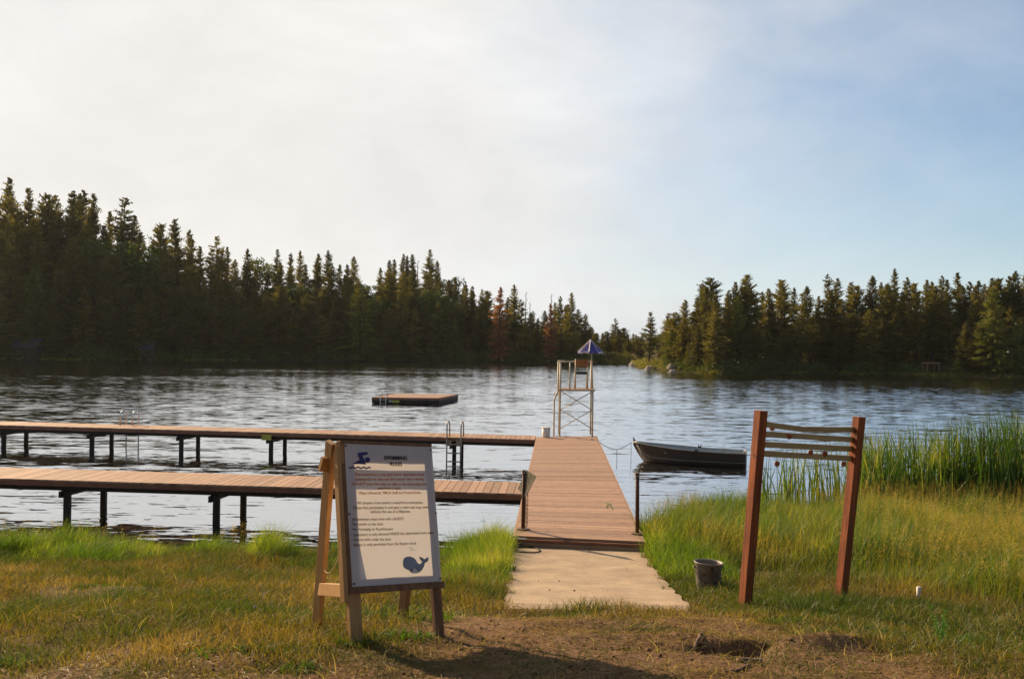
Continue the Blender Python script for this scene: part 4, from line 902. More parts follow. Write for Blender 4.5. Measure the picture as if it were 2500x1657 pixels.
# low leafy clover-like tufts
x, y = scatter(260, -6, 5, 5.6, 12.5); k = inframe(x, y)&offpath(x, y, .05)&(fbm(x, y, .8, 46) > .0)&(vegf(x, y) > .4); x, y = x[k], y[k]
x = np.repeat(x, 90)+rng.normal(0, .07, len(x)*90); y = np.repeat(y, 90)+rng.normal(0, .06, len(y)*90); k = offpath(x, y, .02); x, y = x[k], y[k]; n_ = len(x)
blades(x, y, rng.uniform(.03, .09, n_), rng.uniform(.008, .016, n_), rng.uniform(.2, 1.4, n_), rng.uniform(0, 6.28, n_), rng.uniform(0, .5, n_), 'low_weeds', M['lowweed'], 'low bright green leafy patches in the short grass', 2)
# taller green fringe along the near shore, left
x, y = scatter(110000, -9.5, .15, 13.2, 17.2); sh = np.interp(x, SX, SY)
dn_ = np.clip(1-np.abs(y-(sh-1.3))/1.7, 0, 1)*(.62+2.0*(fbm(x, y, .6, 51)+.1)+1.9*fbm(x, y, 1.9, 52))
nearpath = np.exp(-((x+.35)/.4)**2)*((y > 11.5)&(y < 15.6))
keep = inframe(x, y)&offpath(x, y, 0)&(rng.uniform(0, 1, len(x)) < np.clip(dn_+nearpath*.6, 0, 1)); x, y = x[keep], y[keep]
sh = np.interp(x, SX, SY); h = (.10+.42*np.clip(.35+1.8*fbm(x, y, .6, 51)+1.6*fbm(x, y, 1.9, 52), 0, 1)+.12*np.exp(-((x+.35)/.5)**2))*rng.uniform(.5, 1.25, len(x))
blades(x, y, h, rng.uniform(.004, .011, len(x)), rng.uniform(.1, 1.2, len(x)), rng.normal(.4, 1.4, len(x)), np.clip(.28+rng.normal(0, .2, len(x)), 0, 1), 'shore_grass', M['tallgrass'], 'tall bright green grass fringing the water on the left', 3); print('fringe', len(x))
# grass right and left of the path edges
x1_, y1_ = scatter(14000, -.75, .15, 10.5, 15.4); x2_, y2_ = scatter(12000, 1.7, 2.7, 11.4, 16.4)
x = np.concatenate([x1_, x2_]); y = np.concatenate([y1_, y2_]); keep = offpath(x, y, .01)&(rng.uniform(0, 1, len(x)) < .75)&(y < np.interp(x, SX, SY)+.3); x, y = x[keep], y[keep]
keep = ~((x > .0)&(x < 1.95)&(y > 13.9)); x, y = x[keep], y[keep]
h = (.14+.26*np.clip((y-10.8)/3.2, 0, 1))*rng.uniform(.5, 1.2, len(x))
blades(x, y, h, rng.uniform(.004, .009, len(x)), rng.uniform(.1, .9, len(x)), rng.uniform(0, 6.28, len(x)), np.clip(.25+rng.normal(0, .2, len(x)), 0, 1), 'path_side_grass', M['tallgrass'], 'bright green grass crowding both edges of the path and dock foot', 3)
# meadow right
x, y = scatter(260000, 1.8, 13, 7.2, 22.5); sh = np.interp(x, SX, SY)
edge = np.interp(x, [1.8, 2.4, 3.2, 4.2, 5.2, 7], [13.0, 12.2, 11.6, 10.0, 8.6, 7.6]); ramp_ = np.clip((y-edge)/2.2+.6*fbm(x, y, .8, 61), 0, 1)
keep = inframe(x, y)&(y < sh+.1)&offpath(x, y, .02)&(x > np.where(y > 13.9, 1.98, 0))&(rng.uniform(0, 1, len(x)) < np.clip(ramp_*(.62+.9*fbm(x, y, 1.2, 62)), 0, 1)); x, y, ramp_ = x[keep], y[keep], ramp_[keep]
h = (.10+.43*ramp_*(.78+1.1*fbm(x, y, .9, 63)))*rng.uniform(.4, 1.3, len(x))
dry = np.clip(.16+.75*fbm(x, y, .5, 64)+.26*np.clip((x-4.5)/3, 0, 1)+rng.normal(0, .2, len(x))-.22*np.clip((y-14)/3, 0, 1), 0, 1)
blades(x, y, h, rng.uniform(.004, .012, len(x)), rng.uniform(.1, 1.2, len(x)), rng.normal(.5, 1.3, len(x)), dry, 'meadow_grass', M['drygrass'], 'knee high green and golden meadow grass right of the path', 3); print('meadow', len(x))
# seed heads
x, y = scatter(30000, 2.0, 13, 7.4, 22.0); sh = np.interp(x, SX, SY); edge = np.interp(x, [1.8, 2.4, 3.2, 4.2, 5.2, 7], [13.6, 13, 12.2, 10.4, 9, 8]); 
patch = np.clip(-.02+1.3*fbm(x, y, .6, 71)+.34*np.clip((x-3.8)/2.5, 0, 1)+.14*(y > sh-2.2), 0, 1)
keep = inframe(x, y)&(y > edge)&(y < sh)&(rng.uniform(0, 1, len(x)) < patch); x, y = x[keep], y[keep]
xl, yl = scatter(1900, -9, 0, 14.3, 16.2); kk = (rng.uniform(0, 1, 1900) < np.clip(.25+1.6*fbm(xl, yl, .55, 51), 0, 1)); x = np.concatenate([x, xl[kk]]); y = np.concatenate([y, yl[kk]])
x, y = x[:9000] if False else x, y; n_ = len(x); print('seedheads', n_)
H_ = rng.uniform(.36, .74, n_)*np.where(x < 0, .8, 1); zb = terrain(x, y); ld = rng.normal(.4, 1.0, n_); lx, ly = np.cos(ld)*.14*H_, np.sin(ld)*.14*H_
Vl, Fl, Tl = [], [], []; o_ = 0
wst = .0016
V0 = np.stack([np.stack([x-wst, y, zb], 1), np.stack([x+wst, y, zb], 1), np.stack([x+lx, y+ly, zb+H_], 1)], 1).reshape(-1, 3); b0 = (np.arange(n_)*3)[:, None]; Vl.append(V0); Fl.append(b0+np.array([[0, 1, 2]])); Tl.append(np.repeat(rng.uniform(-.5, .1, n_), 3)); o_ = n_*3
NP = 14
for k in range(NP):
    f_ = 1-.28*(k/NP)+rng.uniform(-.01, .01, n_); cx_, cy_, cz_ = x+lx*f_, y+ly*f_, zb+H_*f_; a = rng.uniform(0, 6.28, n_); l_ = rng.uniform(.010, .032, n_)*(.5+k/NP)*1.2; ex, ey, ez = np.cos(a)*l_, np.sin(a)*l_, rng.uniform(.2, 1.0, n_)*l_
    q_ = .0034; V0 = np.stack([np.stack([cx_, cy_, cz_], 1), np.stack([cx_+ex*.7, cy_+ey*.7, cz_+ez-q_*1.3], 1), np.stack([cx_+ex, cy_+ey, cz_+ez+q_], 1)], 1).reshape(-1, 3)
    Vl.append(V0); Fl.append(b0+o_+np.array([[0, 1, 2]])); Tl.append(np.repeat(rng.uniform(0, 1, n_), 3)); o_ += n_*3
tag(tri_mesh('seed_heads', np.concatenate(Vl), np.concatenate(Fl), np.concatenate(Tl), M['seedhead']), 'feathery golden brown seed heads standing above the meadow', 'grass', kind='stuff')
# cattails
x, y = scatter(34000, 3.8, 15, 18.6, 26); tpx = 1250+x/y*FPX
dens = np.interp(tpx, [1840, 1890, 1960, 2060, 2120, 2250, 2400, 2600], [0, .16, .22, .16, .75, .85, 1, 1])*np.clip(1-np.abs(y-np.interp(x, SX, SY)-.7)/2.0, 0, 1)*np.clip(.55+1.5*fbm(x, y, 1.3, 81), .05, 1)
keep = (tpx < 2620)&(rng.uniform(0, 1, len(x)) < dens*.9); x, y, tpx = x[keep], y[keep], tpx[keep]; n_ = len(x)
h = np.interp(tpx, [1850, 2000, 2150, 2300, 2500], [1.35, 1.5, 1.75, 1.95, 2.3])*rng.uniform(.6, 1.08, n_)
blades(x, y, h, rng.uniform(.022, .042, n_), np.abs(rng.normal(.16, .2, n_)), rng.uniform(0, 6.28, n_), np.clip(.3+rng.normal(0, .25, n_), 0, 1), 'cattails', M['cattail'], 'tall green cattail reeds standing in the shallows at right', 5, z=np.maximum(terrain(x, y), WL-.1), cat='reeds'); print('cattails', n_)
g = MB()
for i in range(0, n_, 70):
    hh = h[i]*.8+WL; g.tube([(x[i], y[i], WL), (x[i]+.03, y[i], hh)], .004, 4); g.tube([(x[i]+.03, y[i], hh), (x[i]+.033, y[i], hh+.02), (x[i]+.036, y[i], hh+.13), (x[i]+.037, y[i], hh+.15)], [.004, .012, .012, .003], 6)
tag(g.build('cattail_spikes', M['spike']), 'brown cattail spikes among the reeds at right', 'reeds', kind='stuff')

# ---------------------------------------------------------------- trees
def crown_arrays(P, D_, Ln, Wd_, tint):
    """kites: base point P, direction D_, length, width -> 2 triangles"""
    n_ = len(P); rv = rng.normal(0, 1, (n_, 3)); sd_ = np.cross(D_, rv); sd_ /= np.linalg.norm(sd_, axis=1)[:, None]+1e-9
    a = P; b_ = P+D_*(Ln*.45)[:, None]+sd_*(Wd_/2)[:, None]; c = P+D_*Ln[:, None]; e = P+D_*(Ln*.45)[:, None]-sd_*(Wd_/2)[:, None]
    Vx = np.stack([a, b_, c, e], 1).reshape(-1, 3); bs = (np.arange(n_)*4)[:, None]; return Vx, np.concatenate([bs+np.array([[0, 1, 2]]), bs+np.array([[0, 2, 3]])]), np.repeat(tint, 4)
def conifer(H, Rr, base=.12, prof='fir', dens=1.0, material='needle', seed=1, name='conifer'):
    global rng
    save = rng; rng = np.random.default_rng(seed); Ps, Ds, Ls, Ws, Ts = [], [], [], [], []
    z = base*H; lump = rng.uniform(0, 6.28)
    while z < H*.995:
        f_ = (z-base*H)/(H*(1-base))
        if prof == 'fir': rr = Rr*(1-f_)**.68*(.75+.25*min(1, f_*6))
        elif prof == 'spire': rr = Rr*(1-f_)**.62*(.6+.4*min(1, f_*4))
        elif prof == 'round': rr = Rr*math.sqrt(max(0, 1-f_**2.6))*(.65+.35*min(1, f_*3))
        else: rr = Rr*(1-f_)**.6*(.5+.5*min(1, f_*2.5))
        rr *= 1+.10*math.sin(z*.7+lump)+.05*math.sin(z*2.7+lump*2)
        nb = max(3, int(5+rng.integers(0, 4))); 
        for k in range(nb):
            if rng.uniform() > dens*(.9 if prof != 'pine' else .55): continue
            a = rng.uniform(0, 6.28); Lb = rr*(rng.uniform(.35, 1.2) if prof != 'fir' else rng.uniform(.45, 1.25))+.08
            rise = {'fir': -.15+.75*f_, 'spire': .1+.6*f_, 'round': .25+.4*f_, 'pine': .2+.3*f_}[prof]+rng.normal(0, .10); d = np.array([math.cos(a), math.sin(a), rise]); d /= np.linalg.norm(d)
            p0 = np.array([0, 0, z+rng.uniform(-.3, .3)*min(1, rr)])
            nseg = max(2, int(Lb/.42))
            tb = rng.uniform(0, .5)+f_*.25
            Ps.append(p0+d*Lb*.1); Ds.append(d); Ls.append(Lb*.95); Ws.append(.22+.10*Lb); Ts.append(tb)
            for j in range(nseg+1):
                s_ = (j+.8)/(nseg+1); c = p0+d*Lb*s_+np.array([0, 0, -.05*Lb*s_*s_])
                for q_ in range(4 if prof != 'pine' else 6):
                    dv = d*.7+rng.normal(0, .55, 3)+np.array([0, 0, -.25 if prof == 'fir' else .15]); dv /= np.linalg.norm(dv)
                    Ps.append(c+rng.normal(0, .12, 3)*min(1, rr/1.5)); Ds.append(dv); Ls.append(rng.uniform(.3, .72)*(1-.35*s_)*(.35+.65*min(1, rr/1.8))); Ws.append(rng.uniform(.12, .28)); Ts.append(tb+rng.uniform(-.2, .35))
        z += rng.uniform(.24, .46)*(1 if prof != 'pine' else 1.25)
    Ps.append(np.array([0, 0, H*.955])); Ds.append(np.array([0, 0, 1.])); Ls.append(H*.045); Ws.append(.18); Ts.append(.4)
    Vx, Fx, Tx = crown_arrays(np.array(Ps), np.array(Ds), np.array(Ls), np.array(Ws), np.array(Ts)); rng = save
    root = empty(name, (0, 0, 0)); cr = tri_mesh('crown', Vx, Fx, np.clip(Tx, 0, 1), M[material], root)
    g = MB(); g.tube([(0, 0, -1.0), (0, 0, H*.4), (0, 0, H*.93)], [.018*H, .012*H, .003*H], 7)
    g.build('trunk', M['bark'], root, True); root['H'] = H; return root
def bare(H, seed, name='bare_tree'):
    random.seed(seed); root = empty(name, (0, 0, 0)); g = MB(); g.tube([(0, 0, -1), (0, 0, H*.5), (0, 0, H)], [.26, .17, .05], 6); g.build('trunk', M['barepale'], root)
    g = MB(); g.tube([(0, 0, H*.34), (0, 0, H*.98)], .04, 5); z = H*.35
    while z < H*.97:
        a = random.uniform(0, 6.28); l_ = (1-z/H)*2.6+.5; l_ *= random.uniform(.5, 1.1); g.tube([(0, 0, z), (math.cos(a)*l_, math.sin(a)*l_, z+random.uniform(-.2, .5)*l_)], [.06, .02], 4); z += .45
    g.build('branches', M['barepale'], root); root['H'] = H; return root
def bushy(H, Rr, seed, material='leaf', name='broadleaf_tree', trunk=True, nblob=22, leaf=.45, per=150):
    global rng
    save = rng; rng = np.random.default_rng(seed); root = empty(name, (0, 0, 0)); P, D_, Ls, Ws, Ts = [], [], [], [], []
    for k in range(nblob):
        a = rng.uniform(0, 6.28); rr = Rr*math.sqrt(rng.uniform(0, 1))*.75; zz = H*(.30+.58*rng.uniform()) if trunk else H*(.2+.6*rng.uniform()); shr = math.sqrt(max(.1, 1-((zz/H-.5)/.55)**2)); c = np.array([math.cos(a)*rr*shr, math.sin(a)*rr*shr, zz]); br = Rr*rng.uniform(.22, .42)
        v = rng.normal(0, 1, (per, 3)); v /= np.linalg.norm(v, axis=1)[:, None]; p = c+v*br*(rng.uniform(.3, 1, (per, 1))**.5)*np.array([1, 1, .75]); P.append(p); dd = v+rng.normal(0, .6, (per, 3)); dd /= np.linalg.norm(dd, axis=1)[:, None]; D_.append(dd); Ls.append(rng.uniform(.5, 1.2, per)*leaf); Ws.append(rng.uniform(.4, .8, per)*leaf); Ts.append(np.clip(rng.uniform(.1, .6)+rng.uniform(-.15, .25, per), 0, 1))
    Vx, Fx, Tx = crown_arrays(np.concatenate(P), np.concatenate(D_), np.concatenate(Ls), np.concatenate(Ws), np.concatenate(Ts)); rng = save
    tri_mesh('crown' if trunk else 'foliage', Vx, Fx, Tx, M[material], root)
    g = MB(); g.tube([(0, 0, -.5), (0, 0, H*.6)], [.02*H, .008*H], 6)
    if trunk:
        for k in range(5):
            a = k*1.3; g.tube([(0, 0, H*.3), (math.cos(a)*Rr*.5, math.sin(a)*Rr*.5, H*.65)], [.01*H, .003*H], 5)
    g.build('trunk' if trunk else 'stem', M['bark'], root); root['H'] = H; return root
PROTO = {
    'fir': [conifer(22, 4.3, .04, 'fir', seed=s, name='fir_tree') for s in (1, 2, 3, 4, 5)],
    'spire': [conifer(22, 3.4, .04, 'spire', seed=s, name='fir_tree') for s in (11, 12, 13)],
    'round': [conifer(20, 4.1, .07, 'round', seed=s, name='pine_tree') for s in (21, 22)],
    'pine': [conifer(20, 3.9, .18, 'pine', seed=s, name='pine_tree') for s in (31, 32, 33)],
    'litfir': [conifer(16, 3.8, .03, 'fir', material='needle_lit', seed=41, name='fir_tree')],
    'dead': [conifer(20, 3.4, .06, 'fir', dens=.9, material='needle_dead', seed=51, name='dead_fir_tree')],
    'bare': [bare(16, 61)], 'broad': [bushy(14, 4.6, 71), bushy(13, 4.2, 72)],
}
used = set(); CNT = {}
def place(kind, x, y, h, label, group, wf=1.0, cat='tree'):
    ps = PROTO[kind]; p = random.choice(ps)
    if id(p) in used or p.name in used: o = copy_tree(p)
    else: o = p; used.add(p.name)
    k = h/p['H']; z = tz(x, y); o.location = (x, y, z-.1); o.rotation_euler = (R(random.uniform(-1.5, 1.5)), R(random.uniform(-1.5, 1.5)), random.uniform(0, 6.28)); kw = k*wf if k > .8 else (k*.5+.4)*wf*.95
    kw = min(kw, k*1.7); o.scale = (kw, kw, k); o['label'] = label; o['category'] = cat
    if group: o['group'] = group
    CNT[kind] = CNT.get(kind, 0)+1; return o
def shore_y(px):
    t_ = ray(px, 880); return float(np.interp(t_.x/t_.y, sh_t, sh_y))
def by_top(kind, px, py, back, label, group, wf=1.0, cat='tree'):
    Yd = shore_y(px)+back; p = AtY(px, py, Yd); h = p.z-tz(p.x, p.y); return place(kind, p.x, p.y, max(h, 2.5), label, group, wf, cat)
random.seed(5)
GL = 'conifers of the forest on the left shore'; GR = 'conifers of the forest on the right shore'; GM = 'distant trees in the gap at the lake end'
LL = 'dark conifer whose top makes the skyline of the left forest'; RL = 'dark conifer whose top makes the skyline of the right forest'
SKL = [(17, 432, 'fir', 'tallest fir of the left forest, at the left edge of the picture'), (75, 456, 'fir', 'fir with open layered branches, second treetop from the left edge'), (115, 476, 'round', 0), (137, 473, 'fir', 0), (168, 464, 'spire', 0), (192, 471, 'spire', 0), (208, 462, 'fir', 'tall fir in the middle of the high cluster at far left'), (231, 471, 'fir', 0), (264, 513, 'spire', 0), (297, 481, 'pine', 'tall broad pine standing out right of the high cluster at left'), (328, 523, 'spire', 0),
       (387, 549, 'round', 'bushy topped fir just right of the first dip in the left skyline'), (427, 532, 'fir', 'sharp fir with a spiky tip right of the bushy topped one'), (471, 560, 'fir', 0), (532, 574, 'pine', 'lone pine top rising in the stepped part of the left skyline'), (559, 601, 'spire', 0), (608, 605, 'spire', 0), (640, 620, 'broad', 'round leafy crown between spiky tops in the left skyline'), (676, 607, 'fir', 0), (707, 617, 'spire', 0), (733, 610, 'spire', 0), (774, 617, 'spire', 0), (805, 610, 'fir', 'slender fir with a narrow top in the middle of the left skyline'), (830, 644, 'spire', 0), (851, 644, 'spire', 0), (864, 625, 'fir', 'pointed fir just before the dip left of the hilltop cluster'),
       (897, 668, 'broad', 'low leafy crown in the dip left of the hilltop cluster'), (930, 652, 'spire', 0), (950, 634, 'fir', 0), (962, 632, 'spire', 0), (981, 619, 'fir', 'leftmost of the three close firs on the hilltop'), (992, 623, 'spire', 'middle one of the three close firs on the hilltop'), (1005, 619, 'fir', 'rightmost of the three close firs on the hilltop'), (1018, 634, 'bare', 'bare snag between the three close firs and the tall hilltop fir'), (1044, 607, 'fir', 'tallest fir on the hilltop with a full conical crown'), (1068, 634, 'fir', 'narrow fir just right of the tallest hilltop fir'), (1096, 668, 'broad', 0), (1116, 675, 'spire', 0), (1130, 693, 'spire', 0), (1141, 693, 'spire', 0), (1153, 697, 'spire', 0), (1174, 704, 'fir', 0), (1191, 711, 'round', 0),
       (1260, 693, 'spire', 'dark narrow fir right of the brown dead one'), (1240, 725, 'fir', 0), (1283, 711, 'bare', 'bare grey trunk right of the dark narrow fir'), (1297, 736, 'bare', 'shorter bare trunk left of the low forest end'), (1312, 775, 'spire', 0), (1345, 716, 'bare', 'bare tree beside the two spiky firs above the tower'), (1365, 722, 'fir', 'left one of the two spiky firs above the lifeguard tower'), (1394, 713, 'fir', 'right one of the two spiky firs above the lifeguard tower'), (1427, 765, 'fir', 'last fir at the right end of the left forest'), (1440, 800, 'spire', 0)]
for i, (px, py, kd, lab) in enumerate(SKL):
    bk_ = random.uniform(16, 30) if px < 900 else (random.uniform(26, 38) if px < 1120 else random.uniform(8, 16))
    by_top(kd, px, py, bk_, lab or LL, GL, random.uniform(.85, 1.1) if kd != 'fir' else random.uniform(.8, 1.0))
by_top('dead', 1220, 698, 2.2, 'tall dead fir with orange brown needles in the left forest', None, 1.15)
by_top('dead', 1347, 738, 2.2, 'smaller reddish brown dead fir left of the lifeguard tower', None, .9)
sk = np.array([(a, b_) for a, b_, c, d in SKL]); sk = sk[np.argsort(sk[:, 0])]
for row, (bk_, fr0, fr1) in enumerate(((3.5, .40, .70), (11, .62, .86), (18, .82, .95))):
    px = -70+row*13
    while px < 1425:
        if not ((1190 < px < 1250 or 1325 < px < 1368) and row < 2):
            top = float(np.interp(px, sk[:, 0], sk[:, 1])); f_ = random.uniform(fr0, fr1); y0 = 880; py = y0-(y0-top)*f_
            kd = random.choice((['fir', 'spire', 'round', 'fir'], ['fir', 'spire', 'round', 'pine', 'broad'], ['fir', 'spire', 'fir', 'pine'])[row])
            by_top(kd, px, py, bk_+random.uniform(-1.5, 2.5), 'dark evergreen in the mass of the left forest below its skyline', GL, random.uniform(1, 1.3))
        px += random.uniform(24, 36)
for (px, py, wf, lab) in ((880, 690, 1.5, 'broad yellow green fir in mid forest left of the hilltop'), (1070, 735, 1.2, 'sunlit yellow green fir under the hilltop'), (1112, 775, 1.0, 'small sunlit fir left of the brown dead fir'), (92, 640, 1.1, 'fir with yellowish lit boughs near the left edge')):
    by_top('litfir', px, py, 2.5, lab, None, wf*.85)
# gap
for (px, py, kd, bk_, lab) in ((1455, 838, 'round', 25, 0), (1471, 812, 'spire', 40, 0), (1501, 776, 'pine', 45, 'tall open pine standing in the gap at the lake end'), (1517, 810, 'spire', 55, 0), (1532, 812, 'spire', 60, 0), (1553, 815, 'fir', 45, 0), (1485, 835, 'round', 35, 0), (1567, 830, 'fir', 40, 0), (1445, 845, 'broad', 20, 0), (1525, 838, 'broad', 30, 0), (1540, 842, 'fir', 26, 0), (1510, 840, 'fir', 28, 0), (1462, 848, 'fir', 18, 0)):
    by_top(kd, px, py, bk_, lab or 'small distant evergreen in the gap at the lake end', GM)
for k in range(20):
    px = 1438+k*6.8+random.uniform(-3, 3); by_top(random.choice(['fir', 'spire', 'round', 'fir']), px, random.uniform(797, 832), random.uniform(14, 50), 'small distant evergreen in the gap at the lake end', GM, 1.2)
SKR = [(1586, 760, 'pine', 'pine with a clear trunk and open crown near the boulder'), (1610, 800, 'broad', 0), (1628, 763, 'fir', 'slim fir behind and right of the open pine'), (1670, 730, 'fir', 0), (1702, 724, 'spire', 0), (1716, 690, 'spire', 0), (1735, 679, 'round', 'broad dark round topped pine, largest crown of the right forest'), (1779, 707, 'fir', 0), (1801, 686, 'spire', 0), (1825, 672, 'round', 'tall dark pine with a knobbly top right of the round topped one'), (1863, 711, 'spire', 0), (1877, 703, 'fir', 0), (1907, 684, 'round', 0), (1939, 700, 'spire', 0), (1974, 696, 'fir', 'evenly conical fir right of a clear notch in the right skyline'), (1996, 721, 'spire', 0), (2022, 669, 'pine', 'slender tall pine left in a pair of pines in the right skyline'), (2042, 678, 'fir', 0), (2083, 686, 'fir', 'dark dense cone shaped fir in the middle of the right skyline'), (2128, 671, 'fir', 'fir with long spiky side branches in the right skyline'), (2152, 687, 'spire', 0), (2168, 688, 'spire', 0), (2186, 654, 'spire', 'tallest pointed tree of the right forest'), (2213, 676, 'fir', 0), (2233, 692, 'round', 0), (2263, 681, 'spire', 0), (2277, 685, 'spire', 0), (2297, 672, 'fir', 0), (2316, 680, 'spire', 0), (2343, 663, 'spire', 'narrow dark spire shaped fir near the right edge'), (2371, 686, 'fir', 0), (2391, 683, 'spire', 0), (2402, 691, 'spire', 0), (2426, 677, 'fir', 0), (2441, 680, 'round', 0), (2464, 672, 'fir', 0), (2480, 659, 'fir', 0), (2498, 664, 'fir', 'last tall fir at the right edge of the picture'), (2540, 670, 'fir', 0)]
for (px, py, kd, lab) in SKR:
    by_top(kd, px, py, random.uniform(9, 20) if px > 1600 else 4, lab or RL, GR, random.uniform(.85, 1.1))
sk = np.array([(a, b_) for a, b_, c, d in SKR])
for row, (bk_, fr0, fr1) in enumerate(((3, .45, .76), (8, .78, .96))):
    px = 1635+row*16
    while px < 2590:
        if not (2190 < px < 2330 and row == 0):
            top = float(np.interp(px, sk[:, 0], sk[:, 1])); y0 = 900; py = y0-(y0-top)*random.uniform(fr0, fr1)
            by_top(random.choice(['fir', 'spire', 'round', 'fir', 'pine']), px, py, bk_+random.uniform(-.5, 2.5), 'dark evergreen in the mass of the right forest below its skyline', GR, random.uniform(1, 1.25))
        px += random.uniform(28, 42)
for (px, py, wf, bk_, lab) in ((2428, 700, 1.2, 2.5, 'large yellow green conifer on the lit bank near the right edge'), (2481, 772, .9, 2.0, 'smaller lit conifer right of the large yellow green one'), (2339, 870, .7, 1.2, 'small golden sapling alone on the right bank'), (1680, 845, .7, 2.0, 'small bright conifer behind the boulders'), (1640, 800, 1.1, 3.5, 'yellowish bushy conifer right of the open pine'), (1800, 720, .9, 5.5, 'olive lit conifer in the left part of the right forest')):
    by_top('litfir', px, py, bk_, lab, None, wf*.9)
# tree on the near bank outside the picture: its shade falls over the front of the dirt
tr = conifer(17, 3.6, .30, 'pine', dens=.75, seed=91, name='pine_tree'); tr.location = (-14.6, 13.2, tz(-14.6, 13.2)); tag(tr, 'large pine on the near bank whose shadow reaches the foreground', 'tree')
for k in range(12):  # unseen trees added behind the camera to cut sky fill on camera-facing sides
    a = R(-100-k*15+random.uniform(-4, 4)); d_ = random.uniform(13, 20); place(random.choice(['fir', 'round']), math.sin(a)*d_, math.cos(a)*d_-6, random.uniform(17, 24), 'unseen tall conifer added behind the viewpoint to hold back low sky light', 'unseen conifers added behind the viewpoint', 1.1)
for ch_ in list(PROTO.values()):
    for p in ch_:
        if p.name not in used:
            for c in list(p.children): bpy.data.objects.remove(c)
            bpy.data.objects.remove(p)
print('trees', CNT, sum(CNT.values()))

# undergrowth along the far shore
def shrubs(px0, px1, n_, hmin, hmax, material, name, label, back=(0, 4), seed=3, leaf=.35, sink=0):
    global rng
    save = rng; rng = np.random.default_rng(seed); P, D_, Ls, Ws, Ts = [], [], [], [], []
    for k in range(n_):
        px = rng.uniform(px0, px1); yy = shore_y(px)+rng.uniform(*back); t_ = ray(px, 880); xx = t_.x/t_.y*yy; zz = max(tz(xx, yy), WL)-sink; hh = rng.uniform(hmin, hmax); m_ = int(30+30*hh)
        v = rng.normal(0, 1, (m_, 3)); v /= np.linalg.norm(v, axis=1)[:, None]; v[:, 2] = np.abs(v[:, 2]); p = np.array([xx, yy, zz])+v*np.array([hh*.9, hh*.9, hh])*rng.uniform(.3, 1, (m_, 1)); P.append(p)
        dd = v+rng.normal(0, .5, (m_, 3)); dd /= np.linalg.norm(dd, axis=1)[:, None]; D_.append(dd); Ls.append(rng.uniform(.5, 1.1, m_)*leaf); Ws.append(rng.uniform(.3, .7, m_)*leaf); Ts.append(np.clip(rng.uniform(0, .6)+rng.uniform(-.1, .3, m_), 0, 1))
    Vx, Fx, Tx = crown_arrays(np.concatenate(P), np.concatenate(D_), np.concatenate(Ls), np.concatenate(Ws), np.concatenate(Ts)); rng = save
    return tag(tri_mesh(name, Vx, Fx, Tx, M[material]), label, 'shrubs', kind='stuff')
shrubs(-80, 1470, 620, .8, 2.4, 'leaf', 'shore_shrubs', 'dark undergrowth lining the foot of the left forest', (.5, 5), 3)
shrubs(1640, 2250, 300, .7, 2.0, 'leaf', 'shore_shrubs', 'dark undergrowth lining the foot of the right forest', (.5, 4), 4)
shrubs(1430, 1660, 170, .5, 1.7, 'bankgrass', 'shore_reeds', 'yellow green reeds and bushes around the gap and boulders', (.1, 9), 5, .35)
shrubs(1700, 2600, 500, .25, .55, 'bankgrass', 'bank_grass', 'low olive grass on the right bank at the waterline', (-.2, 2.2), 6, .25)
shrubs(-80, 620, 260, .2, .45, 'bankgrass', 'bank_grass', 'thin brown green grass strip along the left far waterline', (-.3, .8), 8, .22)
# boulders
def boulder(px, py, wpx, hpx, back, label, seed):
    Yd = shore_y(px)+back; c = AtY(px, py, Yd); wr_ = wpx*Yd/FPX/2; hr_ = hpx*Yd/FPX; mnoise.seed_set(seed); g = MB(); nu, nv2 = 22, 12; vs = []
    for j in range(nv2+1):
        ph = math.pi*j/nv2-math.pi/2
        for i in range(nu):
            th = 2*math.pi*i/nu; v = Vector((math.cos(ph)*math.cos(th), math.cos(ph)*math.sin(th), math.sin(ph))); f_ = 1+.28*mnoise.noise(v*1.4+Vector((seed, 0, 0)))+.10*mnoise.noise(v*4)
            vs.append((c.x+v.x*wr_*f_, c.y+v.y*wr_*.8*f_, c.z-.25*hr_+(v.z*hr_*.85)*f_))
    g.add(vs, [(j*nu+i, j*nu+(i+1) % nu, (j+1)*nu+(i+1) % nu, (j+1)*nu+i) for j in range(nv2) for i in range(nu)])
    tag(g.build('boulder', M['rock'], smooth=True), label, 'boulder', 'boulders on the far shore')
boulder(1587, 899, 27, 13, -4.0, 'largest rounded grey boulder at the tip of the right shore', 2)
boulder(1643, 907, 22, 9, -3, 'low boulder at the waterline right of the largest one', 5)
boulder(1640, 894, 24, 11, 0, 'pale rocky outcrop above the low boulder', 9)
boulder(1550, 888, 30, 12, 0, 'pale boulder among bushes left of the open pine', 12)
boulder(1510, 898.5, 9, 2.5, -14, 'small dark rock just breaking the water in the gap', 14)
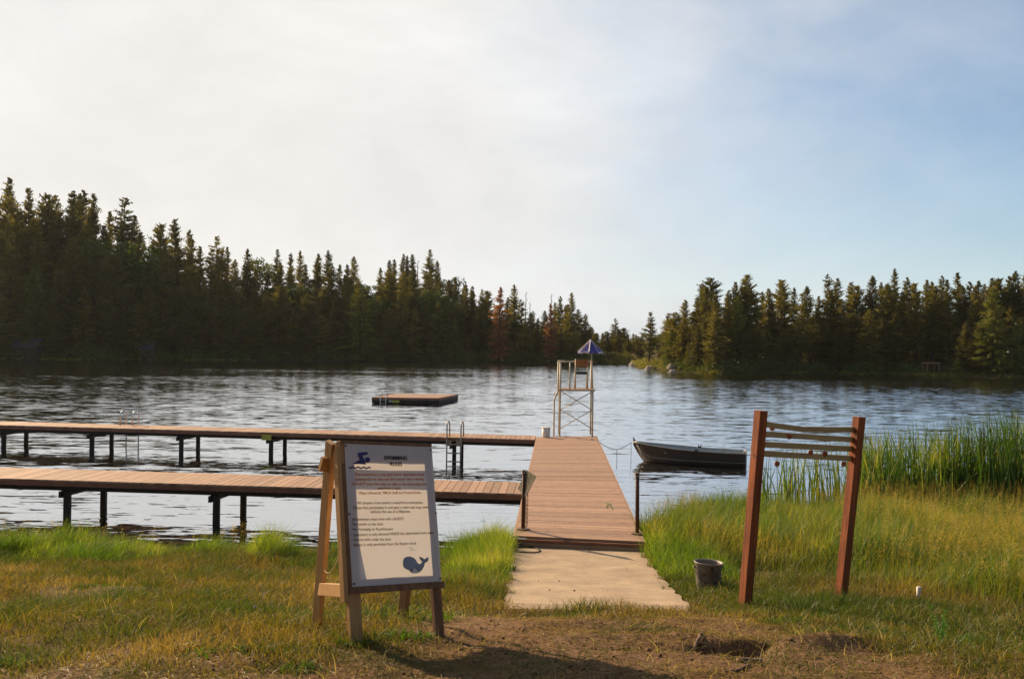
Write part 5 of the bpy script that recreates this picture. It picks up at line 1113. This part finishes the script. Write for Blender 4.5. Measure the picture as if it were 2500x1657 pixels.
# far cabins, tarp, shelter
def gable(px, py, wpx, hpx, back, label, mats=('cabin', 'roof'), name='cabin'):
    Yd = shore_y(px)+back; c = AtY(px, py, Yd); w_ = wpx*Yd/FPX; h_ = hpx*Yd/FPX; z0 = tz(c.x, c.y); z0 = min(z0, c.z); o = empty(name, (c.x, c.y, z0)); tag(o, label, name.replace('_', ' '))
    zt_ = c.z+h_; ze = c.z+h_*.42; g = MB(); dpt = w_*.45; g.box(c.x-w_/2, c.x+w_/2, c.y-dpt, c.y+dpt, z0-.5, ze); g.build('wall', M[mats[0]], o)
    g = MB(); e = w_*.06
    for s_ in (-1, 1): g.add([(c.x-w_/2-e, c.y+s_*(dpt+e*3), ze-.12), (c.x+w_/2+e, c.y+s_*(dpt+e*3), ze-.12), (c.x+w_/2+e, c.y, zt_), (c.x-w_/2-e, c.y, zt_), (c.x-w_/2-e, c.y+s_*(dpt+e*3), ze-.28), (c.x+w_/2+e, c.y+s_*(dpt+e*3), ze-.28), (c.x+w_/2+e, c.y, zt_-.16), (c.x-w_/2-e, c.y, zt_-.16)], [(0, 1, 2, 3), (7, 6, 5, 4), (0, 4, 5, 1), (1, 5, 6, 2), (3, 7, 4, 0)])
    g.build('roof', M[mats[1]], o)
    g = MB(); g.box(c.x-w_*.08, c.x+w_*.08, c.y-dpt-.04, c.y-dpt-.005, z0, z0+(ze-z0)*.8); g.build('door', M['darkwood'], o)
gable(74, 858, 56, 34, 1.6, 'dark cabin with a grey roof under the trees at far left')
gable(362, 862, 34, 28, 1.6, 'small dark cabin with grey roof in the trees right of the first cabin')
gable(112, 822, 24, 18, 9, 'pale roofed shelter higher up behind the far left cabin', ('cabin', 'tarp'), 'shelter')
Yd = shore_y(2272)+2.6; c = AtY(2272, 905, Yd); o = empty('picnic_shelter', (c.x, c.y, tz(c.x, c.y))); tag(o, 'open wooden shelter with a flat roof among the trees on the right shore', 'shelter')
w_ = 32*Yd/FPX/2; zt_ = AtY(2272, 886, Yd).z; z0 = tz(c.x, c.y)-.3
g = MB(); g.box(c.x-w_, c.x+w_, c.y-1.0, c.y+1.0, zt_-.1, zt_+.12); g.build('roof', M['oldpine'], o)
for sx in (-1, 1):
    for sy in (-1, 1): g = MB(); g.box(c.x+sx*w_*.9-.07, c.x+sx*w_*.9+.07, c.y+sy*.9-.07, c.y+sy*.9+.07, z0, zt_-.1); g.build('post', M['oldpine'], o)
hz = MB(); hz.box(-430, 430, -45, 640, -3.2, 70); hzo = hz.build('haze', M['water']); hzo.data.materials.clear()
m, n, l = new_mat('valley_haze'); n.clear(); o = n.new('ShaderNodeOutputMaterial'); v = n.new('ShaderNodeVolumePrincipled')
v.inputs['Color'].default_value = (1, .97, .93, 1); v.inputs['Density'].default_value = .00006; v.inputs['Anisotropy'].default_value = .3; l.new(v.outputs[0], o.inputs['Volume'])
hzo.data.materials.append(m); tag(hzo, 'thin warm haze in the air over the lake', 'haze', kind='stuff')
print('done')
